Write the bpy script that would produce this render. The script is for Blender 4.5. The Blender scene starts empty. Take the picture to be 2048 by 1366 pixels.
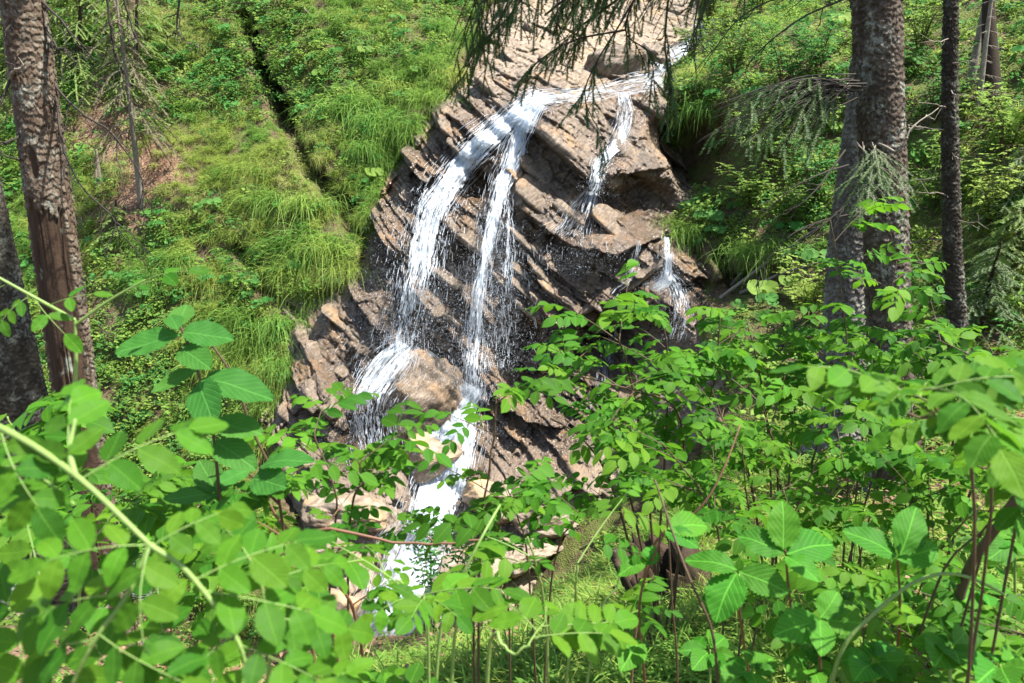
import bpy, math, random
import numpy as np
from mathutils import Vector, Matrix, Euler, Quaternion

random.seed(7)
RNG = np.random.default_rng(11)
SC = bpy.context.scene
COL = SC.collection

# ------------------------------------------------------------------ camera
F_PX, PITCH = 1577.0, math.radians(12.0)
cam_d = bpy.data.cameras.new('camera')
cam_d.sensor_width = 36.0
cam_d.lens = 36.0 * F_PX / 2048.0
cam_d.clip_start, cam_d.clip_end = 0.05, 500.0
cam_d.dof.use_dof = True
cam_d.dof.focus_distance = 11.0
cam_d.dof.aperture_fstop = 12.0
cam = bpy.data.objects.new('camera', cam_d)
cam.rotation_euler = (math.pi / 2 - PITCH, 0, 0)
COL.objects.link(cam)
SC.camera = cam

# ------------------------------------------------------------------ sky, sun, exposure
SUN_EL, SUN_AZ = math.radians(62), math.radians(106)     # azimuth from +Y, clockwise seen from above
world = bpy.data.worlds.new('World'); SC.world = world
world.use_nodes = True
wn = world.node_tree.nodes; wn.clear()
sky = wn.new('ShaderNodeTexSky'); sky.sky_type = 'NISHITA'; sky.sun_disc = False
sky.sun_elevation = SUN_EL; sky.sun_rotation = SUN_AZ
sky.air_density = 1.0; sky.dust_density = 2.5; sky.ozone_density = 0.6; sky.altitude = 900
bg = wn.new('ShaderNodeBackground'); bg.inputs['Strength'].default_value = 0.115
wo = wn.new('ShaderNodeOutputWorld')
world.node_tree.links.new(sky.outputs[0], bg.inputs[0]); world.node_tree.links.new(bg.outputs[0], wo.inputs[0])
sun_d = bpy.data.lights.new('sun', 'SUN'); sun_d.energy = 5.0; sun_d.angle = math.radians(0.55)
sun_d.color = (1.0, 0.955, 0.88)
sun = bpy.data.objects.new('sun', sun_d); COL.objects.link(sun)
SUN_DIR = Vector((math.sin(SUN_AZ) * math.cos(SUN_EL), math.cos(SUN_AZ) * math.cos(SUN_EL), math.sin(SUN_EL)))
sun.rotation_euler = SUN_DIR.to_track_quat('Z', 'Y').to_euler()
vs = SC.view_settings
vs.view_transform = 'Standard'; vs.look = 'None'; vs.gamma = 1.0; vs.use_curve_mapping = False
vs.exposure = 1.6
SC.render.engine = 'CYCLES'
cy = SC.cycles
cy.use_denoising = True; cy.denoiser = 'OPENIMAGEDENOISE'; cy.denoising_prefilter = 'ACCURATE'; cy.denoising_input_passes = 'RGB_ALBEDO_NORMAL'
cy.max_bounces = 7; cy.diffuse_bounces = 4; cy.glossy_bounces = 2; cy.transmission_bounces = 4
cy.transparent_max_bounces = 6; cy.caustics_reflective = False; cy.caustics_refractive = False
cy.sample_clamp_indirect = 6.0

# ------------------------------------------------------------------ helpers
CP, SP = math.cos(PITCH), math.sin(PITCH)
def ray(px, py):
    u = (np.asarray(px, float) - 1024.0) / F_PX
    v = (683.0 - np.asarray(py, float)) / F_PX
    return u, CP + v * SP, -SP + v * CP           # x, y, z
def at(px, py, Y):
    """the point at forward distance Y seen at pixel (px, py) of the photograph"""
    x, y, z = ray(px, py)
    return np.stack([x / y * Y, np.ones_like(x) * Y, z / y * Y], -1)

def hash2(ix, iy, seed=0):
    h = (ix.astype(np.int64) * 374761393 + iy.astype(np.int64) * 668265263 + seed * 974711) & 0x7fffffff
    h = ((h ^ (h >> 13)) * 1274126177) & 0x7fffffff
    h = ((h ^ (h >> 16)) * 2246822519) & 0x7fffffff
    return ((h >> 7) & 0xffff) / 65535.0
def vnoise(x, y, seed=0):
    x, y = np.broadcast_arrays(np.asarray(x, float), np.asarray(y, float))
    ix, iy = np.floor(x), np.floor(y)
    fx, fy = x - ix, y - iy
    fx = fx * fx * (3 - 2 * fx); fy = fy * fy * (3 - 2 * fy)
    a = hash2(ix, iy, seed); b = hash2(ix + 1, iy, seed); c = hash2(ix, iy + 1, seed); d = hash2(ix + 1, iy + 1, seed)
    return (a + (b - a) * fx) * (1 - fy) + (c + (d - c) * fx) * fy
def fbm(x, y, seed=0, oct=4, gain=0.5):
    s, a, n = 0, 1.0, 0
    for o in range(oct):
        s = s + a * (vnoise(x * 2 ** o + 17.3 * o, y * 2 ** o - 9.1 * o, seed + o) - 0.5); n += a; a *= gain
    return s / n * 2
def sstep(a, b, x):
    t = np.clip((x - a) / (b - a), 0, 1)
    return t * t * (3 - 2 * t)

def tps(points, vals):
    P = np.asarray(points, float); n = len(P)
    d = np.linalg.norm(P[:, None] - P[None], axis=-1)
    K = np.where(d > 0, d * d * np.log(d + 1e-9), 0) + np.eye(n) * 0.05
    A = np.zeros((n + 3, n + 3)); A[:n, :n] = K; A[:n, n] = 1; A[:n, n + 1:] = P; A[n, :n] = 1; A[n + 1:, :n] = P.T
    w = np.linalg.solve(A, np.concatenate([vals, np.zeros(3)]))
    def f(x, y):
        x, y = np.broadcast_arrays(np.asarray(x, float), np.asarray(y, float))
        out = w[n] + w[n + 1] * x + w[n + 2] * y
        for i in range(n):
            d2 = (x - P[i, 0]) ** 2 + (y - P[i, 1]) ** 2
            out = out + w[i] * 0.5 * d2 * np.log(d2 + 1e-12)
        return out
    return f

class Grid:
    """bilinear look-up of a sampled function"""
    def __init__(self, x0, x1, y0, y1, res, fn=None, data=None):
        self.x0, self.y0, self.res = x0, y0, res
        self.nx = int(round((x1 - x0) / res)) + 1; self.ny = int(round((y1 - y0) / res)) + 1
        self.xs = x0 + np.arange(self.nx) * res; self.ys = y0 + np.arange(self.ny) * res
        self.X, self.Y = np.meshgrid(self.xs, self.ys)
        self.v = fn(self.X, self.Y) if fn else data
    def __call__(self, x, y):
        fx = np.clip((np.asarray(x, float) - self.x0) / self.res, 0, self.nx - 1.001)
        fy = np.clip((np.asarray(y, float) - self.y0) / self.res, 0, self.ny - 1.001)
        ix = fx.astype(int); iy = fy.astype(int); fx = fx - ix; fy = fy - iy
        v = self.v
        return (v[iy, ix] * (1 - fx) + v[iy, ix + 1] * fx) * (1 - fy) + (v[iy + 1, ix] * (1 - fx) + v[iy + 1, ix + 1] * fx) * fy

def grid_faces(nx, ny, keep=None):
    i = np.arange(nx * ny).reshape(ny, nx)
    q = np.stack([i[:-1, :-1], i[:-1, 1:], i[1:, 1:], i[1:, :-1]], -1).reshape(-1, 4)
    return q if keep is None else q[keep.reshape(-1)]
def compact(V, Fs, *attrs):
    used = np.zeros(len(V), bool); used[Fs.reshape(-1)] = True
    m = np.cumsum(used) - 1
    return (V[used], m[Fs]) + tuple(a[used] for a in attrs)

def mesh_np(name, V, Fs, smooth=True, attrs=None, uv=None):
    """mesh from numpy: Fs is one (n,k) array or a list of them"""
    me = bpy.data.meshes.new(name)
    if not isinstance(Fs, (list, tuple)): Fs = [Fs]
    Fs = [np.asarray(f, np.int32) for f in Fs if len(f)]
    V = np.asarray(V, np.float32)
    me.vertices.add(len(V)); me.vertices.foreach_set('co', V.ravel())
    loops = np.concatenate([f.ravel() for f in Fs])
    tot = np.concatenate([np.full(len(f), f.shape[1], np.int32) for f in Fs])
    start = np.concatenate([[0], np.cumsum(tot)[:-1]]).astype(np.int32)
    me.loops.add(len(loops)); me.loops.foreach_set('vertex_index', loops)
    me.polygons.add(len(tot)); me.polygons.foreach_set('loop_start', start); me.polygons.foreach_set('loop_total', tot)
    if smooth: me.polygons.foreach_set('use_smooth', np.ones(len(tot), bool))
    me.update(calc_edges=True)
    for k, a in (attrs or {}).items():
        at_ = me.attributes.new(k, 'FLOAT', 'POINT'); at_.data.foreach_set('value', np.asarray(a, np.float32))
    if uv is not None:
        ul = me.uv_layers.new(name='UVMap'); ul.data.foreach_set('uv', np.asarray(uv, np.float32)[loops].ravel())
    me.validate()
    return me
class MB:
    """collects vertices and faces of many small shapes into one mesh"""
    def __init__(s): s.V, s.F, s.n, s.A, s.U = [], {}, 0, [], []
    def add(s, V, Fs, a=0.0, uv=None):
        V = np.asarray(V, float)
        for f in (Fs if isinstance(Fs, list) else [Fs]):
            f = np.asarray(f)
            if len(f): s.F.setdefault(f.shape[1], []).append(f + s.n)
        s.V.append(V); s.n += len(V)
        s.A.append(np.broadcast_to(np.asarray(a, float), (len(V),)))
        s.U.append(np.zeros((len(V), 2)) if uv is None else np.asarray(uv, float))
    def mesh(s, name, smooth=True):
        return mesh_np(name, np.concatenate(s.V), [np.concatenate(f) for f in s.F.values()], smooth,
                       {'tone': np.concatenate(s.A)}, np.concatenate(s.U))
def obj(name, me, mat=None, parent=None, loc=None):
    o = bpy.data.objects.new(name, me); COL.objects.link(o)
    if mat is not None and me is not None:
        if not me.materials: me.materials.append(mat)
    if parent is not None: o.parent = parent
    if loc is not None: o.location = loc
    return o
def empty(name, loc=(0, 0, 0)):
    o = bpy.data.objects.new(name, None); COL.objects.link(o); o.location = loc; o.empty_display_size = 0.1
    return o
def tag(o, label=None, cat=None, group=None, kind=None):
    if label: o['label'] = label
    if cat: o['category'] = cat
    if group: o['group'] = group
    if kind: o['kind'] = kind
    return o

def tube(pts, rad, k=6, mb=None, tone=0.0, cap=True):
    """tapering tube along a polyline"""
    P = np.asarray(pts, float); n = len(P); R = np.broadcast_to(np.asarray(rad, float), (n,))
    T = np.gradient(P, axis=0); T /= np.linalg.norm(T, axis=1, keepdims=True) + 1e-9
    ref = np.array([0, 0, 1.0]) if abs(T[:, 2]).mean() < 0.8 else np.array([1.0, 0, 0])
    A = np.cross(T, ref); A /= np.linalg.norm(A, axis=1, keepdims=True) + 1e-9
    B = np.cross(T, A)
    th = np.arange(k) / k * 2 * math.pi
    V = P[:, None] + R[:, None, None] * (A[:, None] * np.cos(th)[None, :, None] + B[:, None] * np.sin(th)[None, :, None])
    i = np.arange(n * k).reshape(n, k); j = np.roll(i, -1, 1)
    Fq = np.stack([i[:-1], j[:-1], j[1:], i[1:]], -1).reshape(-1, 4)
    V = V.reshape(-1, 3); Fs = [Fq]
    if cap:
        V = np.concatenate([V, P[-1:] + T[-1:] * R[-1]]); e = i[-1]; Fs.append(np.stack([e, np.roll(e, -1), np.full(k, n * k)], -1))
    (mb or MB()).add(V, Fs, tone) if mb is not None else None
    return V, Fs
def spline(pts, n=12):
    """Catmull-Rom through points"""
    P = np.asarray(pts, float)
    if len(P) == 2: return P[0] + (P[1] - P[0]) * np.linspace(0, 1, n)[:, None]
    Q = np.concatenate([[2 * P[0] - P[1]], P, [2 * P[-1] - P[-2]]])
    t = np.linspace(0, len(P) - 1 - 1e-6, n); i = t.astype(int); f = (t - i)[:, None]
    a, b, c, d = Q[i], Q[i + 1], Q[i + 2], Q[i + 3]
    return 0.5 * (2 * b + (c - a) * f + (2 * a - 5 * b + 4 * c - d) * f ** 2 + (3 * b - a - 3 * c + d) * f ** 3)
def poly_sd(x, z, line):
    """distance to an open polyline, signed (+ on its left-hand side), with the arc parameter 0..1"""
    L = np.asarray(line, float); seg = np.linalg.norm(np.diff(L, axis=0), axis=1); cum = np.concatenate([[0], np.cumsum(seg)])
    best = np.full(np.shape(x), 1e9); sg = np.zeros(np.shape(x)); tt = np.zeros(np.shape(x)); ex = np.zeros(np.shape(x))
    for i in range(len(L) - 1):
        d = L[i + 1] - L[i]; u = ((x - L[i, 0]) * d[0] + (z - L[i, 1]) * d[1]) / (seg[i] ** 2); uc = np.clip(u, 0, 1)
        dx, dz = x - L[i, 0] - uc * d[0], z - L[i, 1] - uc * d[1]
        dd = np.hypot(dx, dz); m = dd < best
        best = np.where(m, dd, best); sg = np.where(m, np.sign(d[0] * dz - d[1] * dx), sg)
        tt = np.where(m, (cum[i] + uc * seg[i]) / cum[-1], tt)
    return best * np.where(sg == 0, 1, sg), tt
def in_poly(x, z, poly):
    P = np.asarray(poly); r = np.zeros(np.shape(x), bool); j = len(P) - 1
    for i in range(len(P)):
        c = (P[i, 1] > z) != (P[j, 1] > z)
        r ^= c & (x < (P[j, 0] - P[i, 0]) * (z - P[i, 1]) / (P[j, 1] - P[i, 1] + 1e-12) + P[i, 0]); j = i
    return r
def voronoi2(u, v, period, seed):
    """nearest and second nearest cell distance and cell id; u wraps every `period` cells"""
    iu, iv = np.floor(u), np.floor(v); f1 = np.full(u.shape, 9.); f2 = np.full(u.shape, 9.); cid = np.zeros(u.shape); du = np.zeros(u.shape); dv = np.zeros(u.shape)
    for a in (-1, 0, 1):
        for b in (-1, 0, 1):
            cu, cv_ = iu + a, iv + b; w = np.mod(cu, period)
            pu = cu + .15 + .7 * hash2(w, cv_, seed); pv = cv_ + .1 + .8 * hash2(w, cv_, seed + 1)
            d = np.hypot(u - pu, v - pv); m = d < f1
            f2 = np.where(m, f1, np.minimum(f2, d)); cid = np.where(m, hash2(w, cv_, seed + 2), cid)
            du = np.where(m, u - pu, du); dv = np.where(m, v - pv, dv); f1 = np.where(m, d, f1)
    return f1, f2, cid, du, dv
# ------------------------------------------------------------------ materials
class NT:
    def __init__(s, name):
        s.m = bpy.data.materials.new(name); s.m.use_nodes = True
        s.t = s.m.node_tree; s.t.nodes.clear()
        s.out = s.t.nodes.new('ShaderNodeOutputMaterial')
    def n(s, typ, **kw):
        nd = s.t.nodes.new('ShaderNode' + typ)
        for k, v in kw.items():
            if k.startswith('p_'): setattr(nd, k[2:], v)
            else: s.set(nd.inputs[int(k[1:]) if k[0] == 'i' and k[1:].isdigit() else k.replace('_', ' ')], v)
        return nd
    def set(s, sock, v):
        if hasattr(v, 'outputs'): s.t.links.new(v.outputs[0], sock)
        elif isinstance(v, bpy.types.NodeSocket): s.t.links.new(v, sock)
        else:
            if isinstance(v, (tuple, list)) and len(v) == 3 and sock.type == 'RGBA': v = (*v, 1)
            sock.default_value = v
    def mix(s, f, a, b, blend='MIX'):
        nd = s.t.nodes.new('ShaderNodeMix'); nd.data_type = 'RGBA'; nd.blend_type = blend
        s.set(nd.inputs[0], f); s.set(nd.inputs[6], a); s.set(nd.inputs[7], b)
        return nd.outputs[2]
    def math(s, op, a, b=0.5, c=None, clamp=False):
        nd = s.t.nodes.new('ShaderNodeMath'); nd.operation = op; nd.use_clamp = clamp
        s.set(nd.inputs[0], a); s.set(nd.inputs[1], b)
        if c is not None: s.set(nd.inputs[2], c)
        return nd.outputs[0]
    def ramp(s, f, stops):
        nd = s.t.nodes.new('ShaderNodeValToRGB'); e = nd.color_ramp.elements
        while len(e) < len(stops): e.new(0.5)
        for el, (p, c) in zip(e, stops): el.position = p; el.color = (*c, 1) if len(c) == 3 else c
        s.set(nd.inputs[0], f)
        return nd.outputs[0]
    def sstep(s, f, lo, hi):
        nd = s.t.nodes.new('ShaderNodeMapRange'); nd.interpolation_type = 'SMOOTHSTEP'
        s.set(nd.inputs[0], f); nd.inputs[1].default_value = lo; nd.inputs[2].default_value = hi
        return nd.outputs[0]
    def noise(s, scale, vec=None, detail=4, rough=0.55, dist=0.0):
        nd = s.n('TexNoise', Scale=scale, Detail=detail, Roughness=rough, Distortion=dist)
        if vec is not None: s.set(nd.inputs['Vector'], vec)
        return nd.outputs[0]
    def attr(s, name):
        return s.n('Attribute', p_attribute_name=name).outputs['Fac']
    def pos(s): return s.n('NewGeometry').outputs['Position']
    def mapped(s, vec, rot=(0, 0, 0), scale=(1, 1, 1)):
        nd = s.n('Mapping'); s.set(nd.inputs[0], vec); nd.inputs['Rotation'].default_value = rot; nd.inputs['Scale'].default_value = scale
        return nd.outputs[0]
    def bump(s, h, strength=0.4, dist=0.02):
        return s.n('Bump', Strength=strength, Distance=dist, Height=h).outputs[0]
    def bsdf(s, col, rough=0.8, spec=0.3, normal=None, **kw):
        b = s.n('BsdfPrincipled', Roughness=rough); s.set(b.inputs['Base Color'], col)
        s.set(b.inputs['Specular IOR Level'], spec)
        if normal is not None: s.set(b.inputs['Normal'], normal)
        return b
    def done(s, shader):
        s.t.links.new(shader.outputs[0] if hasattr(shader, 'outputs') else shader, s.out.inputs[0]); return s.m

def leaf_mat(name, c0, c1, trans=0.35, rough=0.5, tcol=None, veins=0.0, spots=0.0, tone=False, spec=0.25):
    """leaf: colour varies from plant to plant, light shines through"""
    t = NT(name)
    rnd = t.n('ObjectInfo').outputs['Random']
    f = rnd
    if tone: f = t.attr('tone')
    col = t.mix(f, c0, c1)
    col = t.n('HueSaturation', Hue=t.math('ADD', 0.485, t.math('MULTIPLY', t.math('FRACT', t.math('MULTIPLY', f, 7.31), 0), 0.03)), Color=col).outputs[0]
    nz = t.noise(9.0, t.pos(), 3)
    col = t.mix(t.math('MULTIPLY', nz, 0.55), col, tuple(c * 0.55 for c in c0))
    normal = None
    if veins:
        uv = t.n('UVMap').outputs[0]
        sx = t.n('SeparateXYZ'); t.set(sx.inputs[0], uv)
        a = t.math('ABSOLUTE', t.math('SUBTRACT', sx.outputs[0], 0.5))
        w = t.math('SINE', t.math('MULTIPLY', t.math('SUBTRACT', sx.outputs[1], t.math('MULTIPLY', a, 0.9)), 46.0))
        side = t.sstep(w, 0.55, 1.0)
        mid = t.math('SUBTRACT', 1.0, t.sstep(a, 0.008, 0.035))
        v = t.math('MAXIMUM', t.math('MULTIPLY', side, 0.45), mid)
        col = t.mix(t.math('MULTIPLY', v, veins), col, tuple(min(1, c * 1.9 + 0.02) for c in c1))
        normal = t.bump(t.math('MULTIPLY', v, -1.0), 0.35, 0.004)
    if spots:
        s2 = t.sstep(t.noise(30.0, t.n('TexCoord').outputs['Object'], 2), 0.68, 0.74)
        col = t.mix(t.math('MULTIPLY', s2, spots), col, (0.16, 0.10, 0.03))
    b = t.bsdf(col, rough, spec, normal)
    tr = t.n('BsdfTranslucent'); t.set(tr.inputs[0], t.mix(0.5, col, tcol or tuple(min(1, c * 1.5) for c in c1)))
    m = t.n('MixShader'); t.set(m.inputs[0], trans); t.set(m.inputs[1], b); t.set(m.inputs[2], tr)
    return t.done(m)

M = {}
M['rose'] = leaf_mat('rose_leaf', (0.024, 0.11, 0.009), (0.115, 0.27, 0.016), 0.45, 0.55, veins=0.25, spots=0.6, spec=.14)
M['bramble'] = leaf_mat('bramble_leaf', (0.035, 0.15, 0.012), (0.075, 0.25, 0.018), 0.4, 0.6, veins=0.5, spec=.14)
M['viburnum'] = leaf_mat('viburnum_leaf', (0.04, 0.145, 0.022), (0.065, 0.20, 0.03), 0.38, 0.65, veins=0.35, spec=.12)
M['herb'] = leaf_mat('herb_leaf', (0.085, 0.19, 0.03), (0.26, 0.38, 0.07), 0.42, 0.6, spec=.12)
M['blueherb'] = leaf_mat('blue_green_leaf', (0.055, 0.18, 0.035), (0.10, 0.26, 0.055), 0.38, 0.65, spec=.12)
M['grass'] = leaf_mat('grass_blade', (0.21, 0.31, 0.05), (0.38, 0.45, 0.11), 0.42, 0.6, spec=.12)
M['drygrass'] = leaf_mat('dry_grass_blade', (0.27, 0.36, 0.07), (0.46, 0.46, 0.18), 0.38, 0.65, spec=.12)
M['deepgrass'] = leaf_mat('deep_grass_blade', (0.12, 0.25, 0.04), (0.24, 0.38, 0.075), 0.42, 0.55, spec=.12)
M['needle'] = leaf_mat('spruce_needle', (0.036, 0.082, 0.018), (0.08, 0.155, 0.03), 0.2, 0.55, tone=True)
M['youngneedle'] = leaf_mat('young_needle', (0.13, 0.24, 0.04), (0.26, 0.36, 0.08), 0.35, 0.55, tone=True)
M['deadneedle'] = leaf_mat('dead_twig', (0.10, 0.085, 0.045), (0.17, 0.15, 0.08), 0.1, 0.8, tone=True)
M['flower'] = leaf_mat('pale_flower', (0.55, 0.62, 0.42), (0.75, 0.78, 0.6), 0.4, 0.6)
M['yellowleaf'] = leaf_mat('yellow_leaf', (0.5, 0.42, 0.05), (0.6, 0.5, 0.1), 0.4, 0.6)
def stem_mat(name, c0, c1, rough=0.6):
    t = NT(name); p = t.pos()
    c = t.mix(t.noise(25, p, 3), c0, c1)
    return t.done(t.bsdf(c, rough, 0.3, t.bump(t.noise(180, p, 2), 0.3, 0.002)))
M['cane'] = stem_mat('brown_cane', (0.045, 0.028, 0.016), (0.10, 0.066, 0.035))
M['greenstem'] = stem_mat('green_stem', (0.12, 0.21, 0.045), (0.20, 0.29, 0.075), 0.5)
M['redstem'] = stem_mat('reddish_cane', (0.11, 0.05, 0.032), (0.17, 0.09, 0.05))
M['deadwood'] = stem_mat('bare_dead_wood', (0.10, 0.08, 0.06), (0.30, 0.26, 0.21), 0.8)
M['darktwig'] = stem_mat('dark_twig', (0.022, 0.018, 0.014), (0.05, 0.042, 0.03), 0.85)

def bark_mat(name, c0, c1, c2, lichen=0.4):
    t = NT(name); p = t.pos()
    tone = t.attr('tone'); deep = t.attr('deep'); peel = t.attr('peel')
    c = t.ramp(tone, [(0.0, c0), (0.5, c1), (1.0, c2)])
    c = t.mix(t.math('MULTIPLY', t.noise(60, p, 4), 0.7), c, tuple(x * 0.5 for x in c0))
    ln = t.math('MULTIPLY', t.sstep(t.noise(5.5, p, 5, 0.7), 0.46, 0.62), t.sstep(t.noise(34, p, 3, 0.6), 0.42, 0.58))
    c = t.mix(t.math('MULTIPLY', ln, lichen), c, (0.30, 0.315, 0.255))
    c = t.mix(deep, (0.035, 0.026, 0.018), c)
    wood = t.mix(t.noise(7, t.mapped(p, scale=(6, 6, 0.7)), 5), (0.02, 0.013, 0.009), (0.075, 0.046, 0.029))
    wood = t.mix(t.sstep(t.noise(9, t.mapped(p, scale=(1, 1, .6)), 3), 0.62, 0.72), wood, (0.26, 0.27, 0.20))
    c = t.mix(peel, c, wood)
    h = t.math('ADD', t.noise(120, p, 4), t.math('MULTIPLY', t.noise(40, p, 3), 1.2))
    return t.done(t.bsdf(c, 0.9, 0.15, t.bump(h, 0.55, 0.006)))
M['bark'] = bark_mat('spruce_bark', (0.05, 0.032, 0.021), (0.125, 0.088, 0.06), (0.235, 0.182, 0.135), 0.5)
M['greybark'] = bark_mat('grey_bark', (0.07, 0.06, 0.05), (0.15, 0.132, 0.113), (0.26, 0.235, 0.205), 0.6)
M['brownbark'] = bark_mat('brown_bark', (0.033, 0.023, 0.016), (0.085, 0.063, 0.046), (0.175, 0.14, 0.108), 0.6)
M['darkbark'] = bark_mat('dark_bark', (0.022, 0.018, 0.013), (0.05, 0.042, 0.031), (0.10, 0.088, 0.066), 0.4)

BED = math.radians(40)           # dip of the rock beds, down to the right
def rock_mat(name, wet_default=None):
    t = NT(name); p = t.pos()
    wet = t.attr('wet')
    lay = t.mapped(t.mapped(p, rot=(0, BED, 0)), scale=(0.9, 1.0, 3.4))   # beds: stretched along the dip
    n1 = t.noise(1.4, lay, 5, 0.6); n2 = t.noise(7.0, lay, 5, 0.65); n3 = t.noise(1.1, p, 4, 0.6)
    c = t.ramp(n2, [(0.28, (0.08, 0.058, 0.038)), (0.46, (0.19, 0.145, 0.10)), (0.6, (0.31, 0.252, 0.19)), (0.78, (0.45, 0.39, 0.315))])
    och = t.math('MULTIPLY', t.sstep(t.noise(1.9, p, 5, 0.65, 0.4), 0.50, 0.66), 0.65)
    c = t.mix(och, c, t.mix(n1, (0.42, 0.23, 0.085), (0.46, 0.33, 0.18)))
    c = t.mix(t.math('MULTIPLY', t.sstep(n3, 0.55, 0.75), 0.6), c, (0.075, 0.065, 0.055))
    crack = t.sstep(t.noise(26, lay, 3, 0.5), 0.60, 0.67)
    c = t.mix(t.math('MULTIPLY', crack, 0.55), c, (0.05, 0.042, 0.035))
    c = t.mix(t.math('MULTIPLY', t.sstep(t.noise(2.4, p, 4), .58, .7), t.attr('mossy')), c, (0.08, 0.11, 0.025))
    c = t.mix(t.math('MULTIPLY', t.attr('pale'), .8), c, t.mix(t.noise(6, p, 5, .65), (0.22, 0.165, 0.115), (0.44, 0.37, 0.29)))
    cw = t.mix(1.0, c, (0.46, 0.40, 0.35), 'MULTIPLY')
    wn_ = t.math('MULTIPLY', wet, t.sstep(t.noise(2.0, p, 4), 0.12, 0.5), clamp=True)
    c = t.mix(wn_, c, cw)
    r = t.math('SUBTRACT', 0.85, t.math('MULTIPLY', wn_, 0.66))
    h = t.math('ADD', t.math('MULTIPLY', n2, 1.5), t.math('ADD', t.math('MULTIPLY', t.noise(30, lay, 4, .6), 0.7), t.math('MULTIPLY', t.noise(55, p, 3), 0.25)))
    return t.done(t.bsdf(c, r, t.math('ADD', 0.25, t.math('MULTIPLY', wn_, 0.5)), t.bump(h, 0.9, 0.035)))
M['rock'] = rock_mat('bedded_rock')
def pale_rock():
    t = NT('pale_stream_rock'); p = t.pos()
    c = t.ramp(t.noise(4.5, p, 5, .65), [(0.3, (0.10, 0.075, 0.05)), (0.5, (0.215, 0.165, 0.115)), (0.72, (0.34, 0.285, 0.225))])
    c = t.mix(t.math('MULTIPLY', t.sstep(t.noise(1.3, p, 4), 0.5, 0.68), 0.75), c, (0.48, 0.31, 0.15))
    h = t.math('ADD', t.noise(14, p, 5), t.noise(50, p, 3))
    return t.done(t.bsdf(c, 0.55, 0.4, t.bump(h, 0.6, 0.02)))
M['palerock'] = pale_rock()
def soil_mat(name, litter=0.5, green=0.55):
    t = NT(name); p = t.pos()
    c = t.ramp(t.noise(9, p, 5, .7), [(0.3, (0.035, 0.026, 0.016)), (0.5, (0.085, 0.062, 0.038)), (0.7, (0.16, 0.115, 0.07))])
    lv = t.n('TexVoronoi', Scale=38.0, Randomness=1.0); t.set(lv.inputs['Vector'], t.mapped(p, scale=(1, 1, 1.6)))
    lc = t.mix(lv.outputs['Color'], (0.13, 0.075, 0.045), (0.36, 0.235, 0.16))
    lm = t.math('MULTIPLY', t.attr('litter'), t.sstep(t.noise(5, p, 3), 0.3, 0.5))
    c = t.mix(lm, c, lc)
    g = t.mix(t.noise(16, p, 4), (0.045, 0.085, 0.014), (0.15, 0.20, 0.035))
    gm = t.math('MULTIPLY', t.sstep(t.noise(2.2, p, 5, .65), 0.42, 0.56), t.math('SUBTRACT', green, t.attr('litter')), clamp=True)
    c = t.mix(gm, c, g)
    h = t.math('ADD', t.noise(22, p, 5, .7), t.math('MULTIPLY', lv.outputs[0], 0.6))
    return t.done(t.bsdf(c, 0.95, 0.1, t.bump(h, 0.8, 0.03)))
M['soil'] = soil_mat('mossy_soil')
def water_mat():
    t = NT('white_water'); p = t.pos()
    d = t.bsdf((0.74, 0.79, 0.84), 0.25, 0.5)
    tr = t.n('BsdfTranslucent', Color=(0.72, 0.78, 0.84, 1))
    m = t.n('MixShader'); t.set(m.inputs[0], 0.4); t.set(m.inputs[1], d); t.set(m.inputs[2], tr)
    cl = t.n('BsdfTransparent', Color=(0.93, 0.96, 0.98, 1))
    th = t.n('MixShader'); t.set(th.inputs[0], t.math('MULTIPLY', t.math('ADD', t.noise(30, t.mapped(p, scale=(1.6, 1, .3)), 3), .05), t.attr('thin'), clamp=True)); t.set(th.inputs[1], m); t.set(th.inputs[2], cl)
    return t.done(th)
M['water'] = water_mat()
def film_mat():
    t = NT('clear_water'); p = t.pos()
    g = t.bsdf((0.93, 0.95, 0.93), 0.06, 0.5, t.bump(t.noise(16, p, 4), 0.5, 0.03))
    t.set(g.inputs['Transmission Weight'], 1.0); t.set(g.inputs['IOR'], 1.33)
    return t.done(g)
M['film'] = film_mat()
# ------------------------------------------------------------------ the far side of the ravine: Y as a function of (X, Z)
CTRL = [  # pixel x, pixel y, distance
 (-500,1150,11.0),(-500,700,12.8),(-500,200,15.5),(-500,-300,19),
 (0,1180,10.7),(0,800,12.3),(0,400,14.5),(0,0,17.5),(0,-400,20.5),
 (300,1130,10.5),(300,800,12.0),(300,400,14.3),(300,0,17.4),
 (560,1060,10.4),(560,780,11.7),(550,500,13.2),(600,250,14.8),(600,0,17.0),(600,-400,20.5),
 (750,650,12.1),(740,420,13.3),(850,500,12.95),(900,700,12.5),(950,780,12.2),(1000,500,12.8),
 (900,320,13.6),(1050,200,13.9),(900,200,14.3),(950,100,15.3),(900,0,16.9),(1020,40,16.4),
 (1150,170,14.5),(1280,150,15.3),(1370,70,17.6),(1300,-40,20),(1300,-300,23),
 (1200,250,13.75),(1300,300,13.6),(1190,360,13.3),(1190,430,12.85),(1280,450,12.7),(1150,560,12.3),(1290,570,12.2),(1050,640,12.2),
 (1350,480,12.4),(1500,550,11.3),(1600,600,10.2),(1420,350,13.2),(1500,250,12.8),(1500,60,15.4),(1700,300,11.9),(1700,0,15.6),
 (1900,300,10.6),(2048,300,9.8),(2048,0,12.6),(2048,600,8.4),(1850,600,9.0),(1750,-400,20),(2500,300,8.5),(2500,-300,14),(2500,800,6.5),
 (1500,700,9.9),(1430,840,9.4),(1700,800,8.4),(2048,800,7.4),
 (880,950,11.3),(1100,900,11.3),(1250,900,10.9),(1350,750,11.1),(850,1060,10.6),(800,1200,9.9),(1100,1080,10.3),(500,1200,9.9)]
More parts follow.
